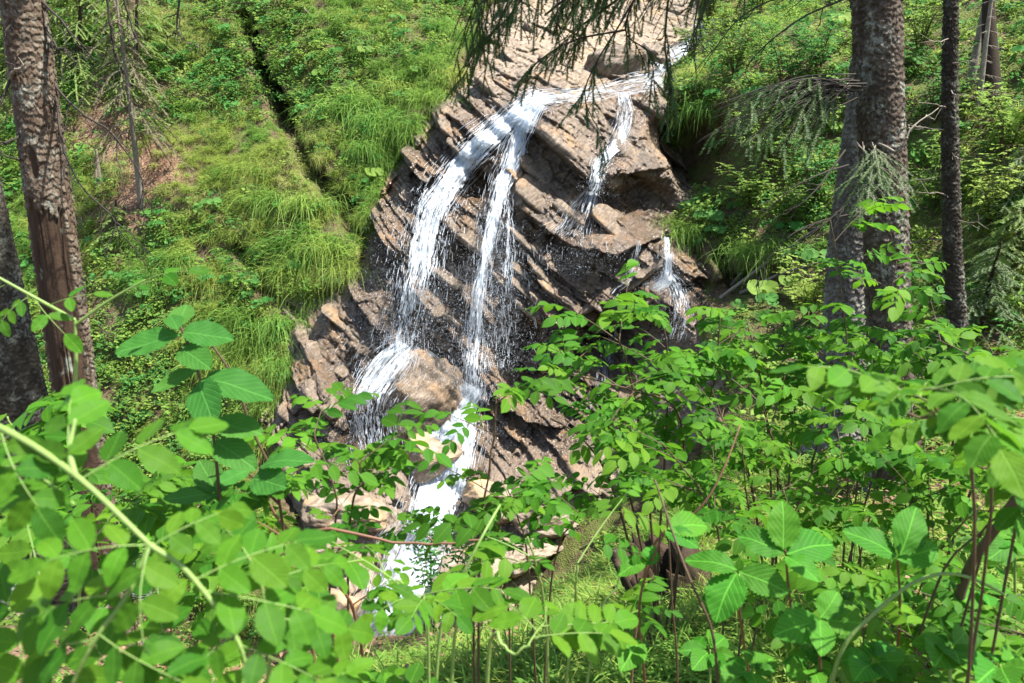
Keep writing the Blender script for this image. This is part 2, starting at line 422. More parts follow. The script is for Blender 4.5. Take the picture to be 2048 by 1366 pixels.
cp = np.array([at(a, b, c) for a, b, c in CTRL])
D_raw = tps(cp[:, [0, 2]], cp[:, 1])
X0, X1, Z0, Z1 = -13.0, 11.0, -7.2, 8.0
D0 = Grid(X0, X1, Z0, Z1, 0.08, D_raw)
def hit_on(surf, px, py, y0=4.0, y1=24.0, step=0.03):
    """first point of a far surface Y = surf(X, Z) along the ray of a pixel"""
    rx, ry, rz = ray(np.atleast_1d(px), np.atleast_1d(py))
    ys = np.arange(y0, y1, step)
    X = (rx / ry)[:, None] * ys; Z = (rz / ry)[:, None] * ys
    g = ys[None] - surf(X, Z)
    ok = (g > 0) & (Z > Z0) & (Z < Z1)
    i = ok.argmax(1); Y = ys[i]
    return np.stack([rx / ry * Y, Y, rz / ry * Y], -1)
def pxz(pts, surf=None):
    p = np.asarray(pts, float); h = hit_on(surf or D0, p[:, 0], p[:, 1])
    return h[:, [0, 2]]

ROCK_PX = [(965,15),(915,150),(860,215),(790,330),(745,430),(722,500),(690,560),(625,600),(560,600),(580,680),(590,740),
 (540,800),(515,900),(545,1000),(600,1060),(560,1160),(640,1340),(1000,1340),(1120,1100),(1330,1010),(1450,860),(1470,780),(1400,700),(1430,620),(1440,560),
 (1400,490),(1345,430),(1410,395),(1405,300),(1345,270),(1330,160),(1425,70),(1400,-60),(1120,-60)]
ROCK = pxz(ROCK_PX)
_g = Grid(X0, X1, Z0, Z1, 0.05, lambda x, z: in_poly(x + 0.10 * fbm(x * 2.2, z * 2.2, 3), z + 0.10 * fbm(x * 2.2, z * 2.2, 5), ROCK).astype(float))
def blur(a, n):
    for _ in range(n):
        a = (a + np.roll(a, 1, 0) + np.roll(a, -1, 0)) / 3; a = (a + np.roll(a, 1, 1) + np.roll(a, -1, 1)) / 3
    return a
_g.v = blur(_g.v, 2); rock_mask = _g
_w = Grid(X0, X1, Z0, Z1, 0.05, data=None); _w.v = blur(in_poly(_w.X, _w.Y, ROCK).astype(float), 55); wide_mask = _w

LIPS = [  # edge polyline (the rock on its upper side juts out), overhang, run-out
 ([(1050,258),(1110,305),(1180,368),(1230,352),(1318,338)], 0.62, 0.85),
 ([(1010,392),(1075,448),(1140,488),(1210,502),(1300,478)], 0.55, 0.8),
 ([(1030,470),(1100,532),(1165,588)], 0.24, 0.28),
 ([(1035,520),(1090,566),(1150,618)], 0.20, 0.22),
 ([(1028,565),(1080,612),(1120,650)], 0.18, 0.22),
 ([(905,395),(985,455),(1040,500)], 0.22, 0.30),
 ([(880,440),(960,520),(1010,575)], 0.20, 0.25),
 ([(850,500),(950,610),(1000,665)], 0.24, 0.3),
 ([(800,540),(900,660),(960,735)], 0.28, 0.35),
 ([(745,440),(800,520),(870,620)], 0.24, 0.35),
 ([(770,360),(850,430),(905,470)], 0.18, 0.25),
 ([(800,300),(890,372),(930,400)], 0.16, 0.2),
 ([(1190,620),(1250,560),(1330,520)], 0.22, 0.3),
 ([(690,560),(760,660),(800,700)], 0.2, 0.4),
 ([(880,215),(960,290),(1000,300)], 0.22, 0.25),
 ([(1170,130),(1240,160),(1330,140)], 0.2, 0.4),
 ([(1000,790),(1060,830),(1130,840)], 0.25, 0.5),
 ([(960,960),(1060,990),(1150,960),(1200,990)], 0.35, 0.7),
 ([(540,860),(600,900),(680,960)], 0.2, 0.3), ([(560,780),(620,830),(700,900)], 0.2, 0.3)]
RIBS = [([(470,505),(530,570),(590,640),(645,715),(705,800)], 0.34, 0.42)]     # juts out on its lower left side
HOLES = [((942,372),0.26,0.34,0.65),((1035,700),0.42,0.75,0.75),((1290,405),0.55,0.28,0.55),((1130,470),0.4,0.15,0.2),
         ((1410,290),0.62,0.75,1.7),((760,870),0.35,0.5,0.5),((1240,690),0.7,0.55,0.6),((1490,600),0.7,0.12,0.45),((690,750),0.2,0.4,0.25)]
GULLY = [([(488,20),(520,130),(565,230),(640,345),(690,420),(735,500)], 0.105, 1.5), ([(455,490),(520,560),(600,650)], 0.10, 0.5), ([(1440,500),(1500,585),(1600,560)], 0.1, 0.8), ([(660,60),(700,120),(740,190)], 0.1, 0.25)]
LIPS = [(pxz(a), b, c) for a, b, c in LIPS]; RIBS = [(pxz(a), b, c) for a, b, c in RIBS]
HOLES = [(pxz([a])[0], b, c, d) for a, b, c, d in HOLES]; GULLY = [(pxz(a), b, c) for a, b, c in GULLY]

LEDGE = pxz([(1210,270),(1180,420),(1250,440),(1270,310),(1130,390),(700,640),(655,625),(745,610),(640,700),(780,690),(1230,920),(1330,900)])
def beds(s, t, tmin, tmax, seed, blk, rnd_amp):
    r = np.random.default_rng(seed)
    edge = np.cumsum(r.uniform(tmin, tmax, int(40 / tmin))) - 14.0
    edge = edge[:np.searchsorted(edge, 14) + 2]
    i = np.clip(np.searchsorted(edge, s), 1, len(edge) - 1)
    fr = (s - edge[i - 1]) / (edge[i] - edge[i - 1])
    L = blk * (0.5 + hash2(i, i * 0 + 3, seed)); off = hash2(i, i * 0 + 9, seed) * 7
    b = np.floor(t / L + off)
    prot = hash2(i, b, seed + 1)
    tf = t / L + off - b
    edge_soft = np.minimum(1, np.minimum(fr, 1 - fr) / 0.06)
    return (prot * rnd_amp + (1 - fr) * (0.4 + 0.6 * prot)) * (0.55 + 0.45 * edge_soft) * np.minimum(1, np.minimum(tf, 1 - tf) / 0.03 * 0.5 + 0.6)
def features(x, z):
    """how far the ground or rock stands out towards the viewer of the fall, metres"""
    h = np.zeros(np.shape(x))
    for line, a, L in LIPS:
        d, u = poly_sd(x, z, line)
        d = d + 0.05 * fbm(x * 5, z * 5, 21)
        taper = np.clip(np.minimum(u, 1 - u) / 0.08, 0, 1) if True else 1
        h += a * sstep(-0.03, 0.03, d) * np.exp(-np.clip(d, 0, None) / L) * (0.25 + 0.75 * taper) * sstep(2.2 * L, 0.0, np.abs(d))
    for line, a, L in RIBS:
        d, u = poly_sd(x, z, line); d = -d + 0.04 * fbm(x * 4, z * 4, 22)
        taper = np.clip(np.minimum(u, 1 - u) / 0.1, 0, 1)
        h += a * sstep(-0.03, 0.03, d) * np.exp(-np.clip(d, 0, None) / L) * taper
    x = x + 0.22 * fbm(x * 2.1, z * 2.1, 23, 3); z = z + 0.22 * fbm(x * 2.1, z * 2.1, 24, 3)
    for (cx, cz), rx, rz, a in HOLES:
        q = ((x - cx) / rx) ** 2 + ((z - cz) / rz) ** 2
        h -= a * np.exp(-q * q)
    return h
def gullies(x, z):
    h = np.zeros(np.shape(x))
    for line, w, a in GULLY:
        d, u = poly_sd(x, z, line); w2 = w * (1 + 0.9 * fbm(x * 2, z * 2, 31)); d = d + .13 * fbm(x * 1.3, z * 1.3, 33, 3)
        h -= a * sstep(-.5, .1, fbm(x * 1.1, z * 1.1, 34, 3) + .25) * np.exp(-(d / w2) ** 2) * np.clip(np.minimum(u, 1 - u) / 0.08, 0, 1)
    return h
def hill_y(x, z):
    ft = features(x, z); y = D0(x, z) - gullies(x, z) - np.where(ft > 0, .5, 1.2) * ft
    y = y - 0.35 * fbm(x * 0.55, z * 0.7, 41, 4) - 0.10 * fbm(x * 2.4, z * 3.0, 44, 3)
    return y
def rock_y(x, z):
    wob = 0.40 * fbm(x * 0.4, z * 0.4, 51, 2) + 0.025 * fbm(x * 3, z * 3, 52, 3)
    s = x * math.sin(BED) + z * math.cos(BED) + wob
    t = x * math.cos(BED) - z * math.sin(BED) + 0.25 * fbm(x, z, 53)
    amt = 0.25 + 0.75 * sstep(-0.15, 0.35, fbm(x * 0.6, z * 0.6, 57, 2) + 0.15)
    amt = amt * (1 - .85 * sstep(1.0, 1.7, z))
    for cx, cz in LEDGE: amt = amt * (1 - .85 * np.exp(-(((x - cx) / .75) ** 2 + ((z - cz) / .42) ** 2)))
    flat = sstep(-3.6, -4.4, z)                         # the water-worn bed at the foot is smoother
    h = 0.33 * beds(s, t, 0.22, 0.62, 61, 1.1, 0.9) * amt * (1 - .6 * flat) + 0.085 * beds(s + 0.03 * fbm(x * 4, z * 4, 62), t, 0.06, 0.16, 63, 0.5, 0.8) * amt * (1 - .5 * flat)
    h += 0.022 * beds(s + 0.02 * fbm(x * 8, z * 8, 64), t, 0.025, 0.06, 65, 0.22, 1.0)
    sw, tw = s + .05 * fbm(x * 3, z * 3, 66, 3), t + .09 * fbm(x * 3, z * 3, 67, 3)
    f1, f2, cid, du, dv = voronoi2(tw / .62, sw / .26, 10 ** 6, 68)
    h += .09 * (cid - .5) + .10 * cid * du - .03 * sstep(.10, .0, f2 - f1)
    f1, f2, cid, du, dv = voronoi2(tw / .21, sw / .10, 10 ** 6, 69)
    h += .045 * (cid - .5) + .05 * cid * du - .02 * sstep(.12, .0, f2 - f1)
    h += 0.16 * fbm(x * 0.9, z * 0.9, 71, 3) + 0.05 * fbm(x * 5, z * 5, 72, 4) + 0.016 * fbm(x * 18, z * 18, 73, 3)
    return D0(x, z) - features(x, z) - h + 0.10
HILL = Grid(X0, X1, Z0, Z1, 0.06)
HILL.v = hill_y(HILL.X, HILL.Y) 
_rm = rock_mask(HILL.X, HILL.Y)
HILLV = HILL.v + 0.55 * sstep(0.55, 0.95, _rm)
CX0, CX1, CZ0, CZ1 = -5.6, 5.2, -6.4, 5.4
CL = Grid(CX0, CX1, CZ0, CZ1, 0.019)
CL.v = rock_y(CL.X, CL.Y)
CMASK = rock_mask(CL.X, CL.Y)
CL.v = CL.v + 0.5 * sstep(0.5, 0.05, CMASK) + 0.42 * sstep(1.0, 0.45, wide_mask(CL.X, CL.Y)) - .12
def surf_y(x, z):
    """the visible far surface: rock where it stands in front of the soil"""
    hv = Grid.__call__(SURF_H, x, z)
    inside = (x > CX0) & (x < CX1) & (z > CZ0) & (z < CZ1)
    return np.where(inside & (rock_mask(x, z) > 0.3), CL(x, z), hv)
SURF_H = Grid(X0, X1, Z0, Z1, 0.06, data=None); SURF_H.v = HILLV
def hit(px, py, **k):
    h = hit_on(surf_y, px, py, **k)
    return h[0] if np.ndim(px) == 0 else h

LITTER = pxz([(270,390),(330,350),(300,330),(190,250),(240,270),(600,480)])
def litter_at(x, z):
    q = np.zeros(np.shape(x))
    for (cx, cz), r in zip(LITTER, (0.55, 0.45, 0.4, 0.5, 0.45, 0.25)):
        q = np.maximum(q, np.exp(-(((x - cx) / r) ** 2 + ((z - cz) / (r * 1.1)) ** 2)))
    return q
hv = np.stack([HILL.X, HILLV, HILL.Y], -1).reshape(-1, 3)
hf = grid_faces(HILL.nx, HILL.ny)
hillside = obj('hillside', mesh_np('hillside', hv, hf, True, {'litter': litter_at(hv[:, 0], hv[:, 2])}), M['soil'])
tag(hillside, 'steep grassy slope across the ravine from the path', kind='structure')
keep = (CMASK > 0.04)
kq = keep[:-1, :-1] & keep[1:, :-1] & keep[:-1, 1:] & keep[1:, 1:]
cv = np.stack([CL.X, CL.v, CL.Y], -1).reshape(-1, 3)
# wet rock: around the falls and below them
WET_PX = [(1060,200,60),(980,300,90),(880,420,110),(840,560,110),(960,600,150),(980,740,140),(800,740,120),(1190,330,50),(1190,420,90),(1240,480,90),(1100,520,90),(1130,600,110),(1330,560,80),(900,900,120),(740,850,90),(1060,880,90),(1260,200,60)]
def wet_at(x, z):
    w = np.zeros(np.shape(x))
    for px, py, r in WET_PX:
        c = pxz([(px, py)])[0]; rr = r / F_PX * 12.8
        w = np.maximum(w, np.exp(-(((x - c[0]) ** 2 + (z - c[1]) ** 2) / rr ** 2) * 0.8))
    return np.clip(w * 1.25, 0, 1)
WETG = Grid(CX0, CX1, CZ0, CZ1, 0.06, wet_at)
V, Fc = cv, grid_faces(CL.nx, CL.ny, kq)
V, Fc = compact(V, Fc)
cliff = obj('cliff', mesh_np('cliff', V, Fc, False, {'wet': np.clip(WETG(V[:, 0], V[:, 2]) + .45 * sstep(1.3, .6, V[:, 2]) * sstep(-4.4, -3.6, V[:, 2]), 0, 1), 'mossy': np.zeros(len(V)), 'pale': np.clip(sstep(-3.75, -4.5, V[:, 2]) + .4 * sstep(1.4, 2.0, V[:, 2] + .3 * fbm(V[:, 0], V[:, 2], 91)), 0, 1)}), M['rock'])
tag(cliff, 'bedded rock cliff dipping behind the waterfall', kind='structure')

# ------------------------------------------------------------------ the near bank, z as a function of (x, y)
GC = [(-6,-4,-1.0),(0,-4,-1.0),(6,-4,-0.8),(-4,0,-1.45),(0,0,-1.6),(3,0,-1.2),(6,0,-0.8),
      (-4,2.2,-2.0),(-1.3,2.4,-1.95),(0.3,2.4,-1.75),(1.2,2.0,-1.45),(2.2,2.0,-1.3),(5,3,-1.1),
      (-6,4.5,-2.9),(-2.8,4.7,-2.95),(-1,4.6,-3.3),(0.9,5.0,-2.72),(1.3,6.0,-2.85),(2.5,5.0,-2.1),(4.5,5,-1.9),
      (-6,7,-4.6),(-2.5,7,-4.7),(0,7,-4.7),(1.3,7.6,-4.3),(2.9,7.0,-2.2),(5,7,-2.2),(3.0,8.6,-3.0),
      (-7,9.2,-6.2),(-3,9.2,-6.1),(-1,9.3,-5.9),(1,9.6,-5.5),(2.6,9.6,-4.2),(5,10,-2.8),(-12,5,-3.5),(-12,10,-6.3),(-7,12,-6.6),(-2,12,-6.4),(2,12,-6.2),(9,5,-1.2),(9,10,-2.0)]
GC = np.array(GC, float)
G_raw = tps(GC[:, :2], GC[:, 2])
GR = Grid(-12, 9, -4, 12.5, 0.07, lambda x, y: G_raw(x, y) + 0.10 * fbm(x * 0.9, y * 0.9, 81) + 0.03 * fbm(x * 4, y * 4, 82))
def ground(x, y): return GR(x, y)
gv = np.stack([GR.X, GR.Y, GR.v], -1).reshape(-1, 3)
bank = obj('ground', mesh_np('ground', gv, grid_faces(GR.nx, GR.ny), True, {'litter': 0.45 + 0.3 * fbm(gv[:, 0] * 1.2, gv[:, 1] * 1.2, 83)}), M['soil'])
tag(bank, 'shaded forest floor sloping down to the stream', kind='structure')
def ground_hit(px, py):
    rx, ry, rz = ray(px, py); ys = np.arange(0.6, 12, 0.02)
    g = rz / ry * ys - ground(rx / ry * ys, ys); i = int((g < 0).argmax())
    return np.array([rx / ry * ys[i], ys[i], ground(rx / ry * ys[i], ys[i])])
# ------------------------------------------------------------------ loose rock: slabs of the cliff, boulders
def rock_mesh(name, dims, seed, sub=3, jag=0.16, slab=False, res=None):
    """an angular stone: a cube grid pushed out to a rounded, chipped block"""
    n = 2 ** sub; lin = np.linspace(-1, 1, n + 1); V, Fs, o = [], [], 0
    for ax in range(3):
        for sg in (-1, 1):
            a, b = np.meshgrid(lin, lin); c = np.full_like(a, sg)
            P = [None] * 3; P[ax] = c; P[(ax + 1) % 3] = a; P[(ax + 2) % 3] = b if sg > 0 else b
            V.append(np.stack(P, -1).reshape(-1, 3)); f = grid_faces(n + 1, n + 1)
            Fs.append((f if sg > 0 else f[:, ::-1]) + o); o += (n + 1) ** 2
    V = np.concatenate(V); Fs = np.concatenate(Fs)
    key = np.round(V * 4096).astype(np.int64); _, first, inv = np.unique(key, axis=0, return_index=True, return_inverse=True)
    V = V[first]; Fs = inv.reshape(-1)[Fs]
    r = np.random.default_rng(seed)
    p = 7.0 if slab else 3.2
    V = V / (np.abs(V) ** p).sum(1, keepdims=True) ** (1 / p)
    for _ in range(7 if slab else 12):                                   # chip flat faces off
        d = r.normal(size=3); d /= np.linalg.norm(d)
        if slab: d[2] *= 0.35; d /= np.linalg.norm(d)
        lim = r.uniform(0.82, 1.05) * (1.0 if not slab else 1.1); k = V @ d - lim
        V = V - np.clip(k, 0, None)[:, None] * d * 0.92
    if not slab:
        sb = V @ np.array([.3, .2, .93]); V = V * (1 + 0.05 * (hash2(np.floor(sb * 6 + 0.6 * fbm(V[:, 0] * 2, V[:, 1] * 2, seed)), 0 * sb, seed) - .5)[:, None])
    nz = fbm(V[:, 0] * 2.3 + seed, V[:, 1] * 2.3 + V[:, 2] * 1.9, seed, 4)
    V = V * (1 + jag * nz[:, None]); V[:, 2] += (0.05 if slab else 0.03) * fbm(V[:, 0] * 5, V[:, 1] * 5 + V[:, 2] * 3, seed + 2, 2)
    V = V * np.asarray(dims)
    return mesh_np(name, V, Fs, False, {'wet': np.full(len(V), 0.5), 'mossy': np.zeros(len(V))})

SLABS = [rock_mesh('rock_slab', (1, 1, 1), 100 + k, 2, 0.10, True) for k in range(7)]
for me in SLABS: me.materials.append(M['rock'])
def slab(px, py, length, depth, thick, k, dip=None, out=0.0, yaw=0.0):
    p = hit(float(px), float(py))
    rad_ = length * .5 + .12; a_ = np.linspace(0, 6.28, 9)
    if rock_mask(p[0] + rad_ * np.cos(a_), p[2] + rad_ * np.sin(a_)).min() < .75: return None
    o = obj('rock_slab', SLABS[k % len(SLABS)], None, cliff)
    o.location = (p[0], p[1] + depth * 0.35 - out, p[2])
    o.scale = (length / 2, depth / 2, thick / 2)
    o.rotation_euler = Euler((math.radians(random.uniform(14, 30)), (BED if dip is None else math.radians(dip)) + random.uniform(-.06, .06), yaw + random.uniform(-.15, .15)), 'XYZ')
    return o
_slabs = [ # along the beds right of the middle strand
 (1060,485,.9,.6,.10),(1110,520,1.0,.6,.11),(1075,520,.8,.5,.08),(1100,556,.9,.5,.08),(1060,545,.7,.5,.07),(1120,588,.8,.5,.09),(1065,585,.7,.5,.08),(1100,615,.7,.4,.08),
 (1060,620,.6,.4,.09),(1040,600,.5,.4,.07),(1020,440,.8,.5,.12),(990,490,.8,.5,.12),(930,470,.8,.6,.11),(900,490,.8,.5,.10),(960,540,.7,.5,.10),(925,550,.9,.5,.10),(880,540,.9,.5,.10),
 (860,470,.8,.5,.12),(830,520,.8,.5,.11),(800,470,.9,.5,.12),(780,500,.8,.5,.10),(850,600,.8,.5,.11),(890,620,.9,.5,.11),(930,650,.8,.5,.12),(870,660,.9,.5,.10),(910,700,.8,.5,.12),(840,400,.7,.5,.11),(800,400,.8,.5,.12),
 (780,370,.7,.5,.11),(830,340,.8,.5,.12),(870,290,.8,.5,.12),(905,260,.7,.5,.10),(930,300,.6,.4,.10),(850,250,.7,.5,.10),(890,220,.8,.5,.12),(940,220,.8,.4,.10),
 (1130,290,1.0,.7,.18),(1200,320,.9,.7,.2),(1270,310,.9,.7,.2),(1100,410,1.1,.7,.16),(1170,450,1.1,.7,.2),(1240,460,.9,.6,.2),(1060,370,.9,.5,.14),(1090,350,.8,.5,.12),(1050,310,.7,.4,.12),
 (560,590,.7,.4,.12),(610,660,.8,.4,.12),(650,720,.7,.4,.12),(690,650,1.0,.5,.14),(730,620,.9,.5,.12),(680,600,.8,.5,.12),(740,690,.9,.5,.12),
 (560,800,.7,.5,.14),(600,840,.7,.5,.14),(640,800,.7,.4,.12),(570,880,.7,.5,.14),(630,900,.7,.5,.14),(590,940,.6,.5,.12),(660,860,.6,.4,.12),(540,830,.5,.4,.12),
 (1000,80,.8,.5,.12),(960,140,.8,.5,.12),(1040,120,.8,.5,.12),(990,180,.7,.5,.12),(1080,70,.7,.5,.12),(1110,130,.7,.5,.12),(1020,30,.8,.5,.12)]
for k, (px, py, L, d, th) in enumerate(_slabs): slab(px, py, L * random.uniform(.8, 1.2), d, th * random.uniform(.8, 1.2), k, out=random.uniform(0, .06))
for k, (px, py, L, d, th) in enumerate([(1180,600,.8,.5,.12),(1230,570,.8,.5,.12),(1280,545,.8,.5,.12),(1210,640,.7,.5,.12),(1260,610,.7,.5,.1),(1150,650,.7,.4,.1),(1310,590,.6,.4,.1)]):
    slab(px, py, L, d, th, k, dip=-38)                                  # beds that dip the other way
BOULD = [rock_mesh('boulder', (1, 1, 1), 200 + k, 5, 0.22) for k in range(5)]
for me in BOULD: me.materials.append(M['rock'])
def boulder(p, size, k, label, mat=None, rot=None, group=None):
    me = BOULD[k % 5]
    if mat: me = me.copy(); me.materials.clear(); me.materials.append(mat)
    o = obj('boulder', me); o.location = p; o.scale = size
    o.rotation_euler = rot or (random.uniform(-.4, .4), random.uniform(-.4, .4), random.uniform(0, 6))
    return tag(o, label, 'boulder', group)
b0 = hit(855., 800.)
boulder((b0[0], b0[1] - 0.05, b0[2]), (0.68, 0.62, 0.72), 0, 'big rounded brown boulder that the thin strand splashes over', rot=(0.2, 0.5, 0.4))
BIG = (b0, 0.7)
q = hit(905., 900.); boulder((q[0] - .25, q[1] + .15, q[2] - .1), (.55, .5, .4), 1, 'tan block wedged under the big rounded boulder beside the foaming chute', M['palerock'])
q = hit(1200., 150.); boulder((q[0] + .35, q[1] + .3, q[2] + .2), (.6, .4, .3), 2, 'grey boulder beside the small pool above the fall')
q = hit(1310., 130.); boulder((q[0], q[1] + .3, q[2] + .15), (.35, .3, .28), 3, 'small grey boulder at the head of the pool above the fall')
for k, (px, py, s) in enumerate([(1010,1010,.5),(1085,1045,.42),(690,1030,.5),(640,1110,.5),(950,1150,.55),(1050,1110,.4),(660,1220,.5),(90,1230,.5)]):
    q = hit(float(px), float(py)); boulder((q[0], q[1], q[2] + .05), (s * 1.2, s * .8, s * .55), k, 'pale rounded stone lying in the stream below the fall', M['palerock'], group='pale stones in the stream bed')

# ------------------------------------------------------------------ white water
CLS = Grid(CX0, CX1, CZ0, CZ1, 0.019, data=None)
mn = CL.v.copy()
for _ in range(3):
    mn = np.minimum.reduce([mn, np.roll(mn, 1, 0), np.roll(mn, -1, 0), np.roll(mn, 1, 1), np.roll(mn, -1, 1)])
CLS.v = blur(mn, 5)
def stick_y(x, z):
    ins = (x > CX0) & (x < CX1) & (z > CZ0) & (z < CZ1) & (rock_mask(x, z) > 0.3)
    return np.where(ins, CLS(x, z), SURF_H(x, z) - 0.03)
def fall(path, seed, layers=2, free=False, fine=1.0, res=0.0095):
    """broken white water along (px, py, half width px, density 0..1, stick 1..0[, forward offset m]) points"""
    P = np.asarray([q[:5] for q in path], float); off = np.array([q[5] if len(q) > 5 else 0.0 for q in path])
    H = hit(P[:, 0], P[:, 1]); H[:, 1] = stick_y(H[:, 0], H[:, 2])
    C = at(P[:, 0], P[:, 1], H[:, 1] - 0.05 - off)
    C = np.stack([np.asarray(at(P[i, 0], P[i, 1], H[i, 1] - 0.05 - off[i])) for i in range(len(P))])
    w = P[:, 2] / F_PX * C[:, 1]
    A = np.concatenate([C, w[:, None], P[:, 3:5]], 1)
    length = np.linalg.norm(np.diff(C, axis=0), axis=1).sum(); n = max(8, int(length / (res * 1.6)))
    S = spline(A, n); c = S[:, :3]; w = np.clip(S[:, 3], .01, None); den = S[:, 4]; stick = np.clip(S[:, 5], 0, 1)
    T = np.gradient(c, axis=0); T /= np.linalg.norm(T, axis=1, keepdims=True)
    ac = np.stack([-T[:, 2], 0 * T[:, 0], T[:, 0]], -1); ac /= np.linalg.norm(ac, axis=1, keepdims=True) + 1e-6
    ac = ac * (1 - stick[:, None] * 0) ; ac[:, 2] *= 0.6
    m = max(6, int(2 * w.max() / res)); v = np.linspace(-1, 1, m)
    u = np.concatenate([[0], np.cumsum(np.linalg.norm(np.diff(c, axis=0), axis=1))])
    VV, FF, o = [], [], 0
    for k in range(layers + 1):
        sd = seed * 13 + k * 101; fringe = k == layers
        W = (w * (1.45 if fringe else 1.0))[:, None] * v[None, :]
        Q = c[:, None] + ac[:, None] * (W + 0.05 * fbm(W * 6, u[:, None] * 2.0 + 0 * W, sd + 5, 2))[..., None]
        st = stick_y(Q[..., 0], Q[..., 2]) - 0.035
        y = Q[..., 1] + (k - layers / 2) * 0.07 * (1 - stick[:, None]) + 0.10 * (1 - stick[:, None]) * fbm(W * 7, u[:, None] * 1.5 + 0 * W, sd + 7, 2)
        Q[..., 1] = stick[:, None] * st + (1 - stick[:, None]) * np.minimum(y, st) - k * 0.015 - 0.07 * vnoise(W * 26, u[:, None] * 9 + 0 * W, sd + 9)
        warp = W + 0.04 * fbm(W * 5, u[:, None] * 1.6 + 0 * W, sd + 3, 2)
        nz = 0.55 * vnoise(warp * 46 * fine, u[:, None] * 2.6 + 0 * W, sd) + 0.45 * vnoise(warp * 100 * fine, u[:, None] * 8 + 0 * W, sd + 1)
        brk = vnoise(warp * 95, u[:, None] * 18 + 0 * W, sd + 2)
        big = vnoise(warp * 11, u[:, None] * 1.1 + 0 * W, sd + 4)
        rag = np.abs(v[None]) + 0.55 * (vnoise(warp * 26 + 3, u[:, None] * 1.9 + 0 * W, sd + 6) - 0.4) + .35 * (vnoise(warp * 9, u[:, None] * 2.4 + 0 * W, sd + 8) - .5)
        dens = den[:, None] * (1.1 - 0.8 * np.clip(rag, 0, 1.3) ** 2.0) - 0.75 * np.clip(big - 0.42, 0, 1)
        if fringe: dens = .30 * den[:, None] + 0 * W - .25 * np.clip(big - .4, 0, 1)
        val = nz * 0.7 + brk * 0.3 * (1 - np.clip(den[:, None], 0, 1)) + (0.3 * 0.5) * np.clip(den[:, None], 0, 1)
        dens = dens - .10 - .16 * (1 - stick[:, None])
        keep = (val < 0.22 + 0.56 * dens)[:-1, :-1]
        f = grid_faces(m, n, keep); VV.append(Q.reshape(-1, 3)); FF.append(f + o); o += n * m
    V, Fq, sn = compact(np.concatenate(VV), np.concatenate(FF), np.tile(np.repeat(np.clip(den * (.45 + .55 * stick), 0, 1), m), layers + 1))
    return V, Fq, c, w, den, stick, sn
def drops(c, w, N, size, seed, spread=1.5, stretch=4.5):
    r = np.random.default_rng(seed); i = r.integers(0, len(c), N)
    p = c[i] + np.stack([r.normal(0, 1, N) * w[i] * 0.7 * spread, r.normal(0, .12, N) - .06, r.normal(0, .04, N)], -1)
    s = .5 * size * r.uniform(.4, 1.3, N) ** 1.5
    sz_ = s
    O = np.array([(1, 0, 0), (-1, 0, 0), (0, 1, 0), (0, -1, 0), (0, 0, 1), (0, 0, -1)], float)
    Fo = np.array([(0, 2, 4), (2, 1, 4), (1, 3, 4), (3, 0, 4), (2, 0, 5), (1, 2, 5), (3, 1, 5), (0, 3, 5)])
    sc = np.stack([s, s, s * r.uniform(1, stretch, N)], -1)
    V = (p[:, None] + O[None] * sc[:, None]).reshape(-1, 3)
    return V, (Fo[None] + 6 * np.arange(N)[:, None, None]).reshape(-1, 3)
def strands(c, w, den, stick, N, seed):
    """fine threads of water running with the flow"""
    r = np.random.default_rng(seed); n = len(c); mb = MB()
    u = np.concatenate([[0], np.cumsum(np.linalg.norm(np.diff(c, axis=0), axis=1))]); tot = u[-1]; st = r.uniform(-.1, 1, N) * tot; clump = r.normal(0, .5, max(4, N // 25))
    for k in range(N):
        m = 9; fr = 1 - np.interp(max(0, st[k]), u, stick); L = r.uniform(.05, .40 - .22 * fr) * (1 + .4 * r.random()); s0 = max(0, st[k]); us = np.linspace(s0, min(tot, s0 + L), m)
        if us[-1] - us[0] < .04: continue
        P = np.stack([np.interp(us, u, c[:, j]) for j in range(3)], -1); ww = np.interp(us, u, w); sk = np.interp(us, u, stick); dn = np.interp(us, u, den)
        v = (r.choice(clump) + r.normal(0, .22)) if r.random() < .6 else r.normal(0, .62)
        lat = v * ww * (1 + .25 * (1 - sk)) + .012 * np.sin(us * r.uniform(5, 14) + r.uniform(0, 6))
        T = P[-1] - P[0]; T /= np.linalg.norm(T); ac = np.array([-T[2], 0, T[0]]); ac /= np.linalg.norm(ac) + 1e-6; ac[2] *= .6
        P = P + ac * lat[:, None]; y = stick_y(P[:, 0], P[:, 2]) - .04 - .03 * r.random()
        P[:, 1] = np.minimum(y, sk * y + (1 - sk) * (P[:, 1] + r.normal(0, .07)))
        tube(P, r.uniform(.0016, .0046) * np.sin(np.linspace(.25, 2.9, m)), 3, mb, 0, False)
    return np.concatenate(mb.V), np.concatenate(mb.F[4])
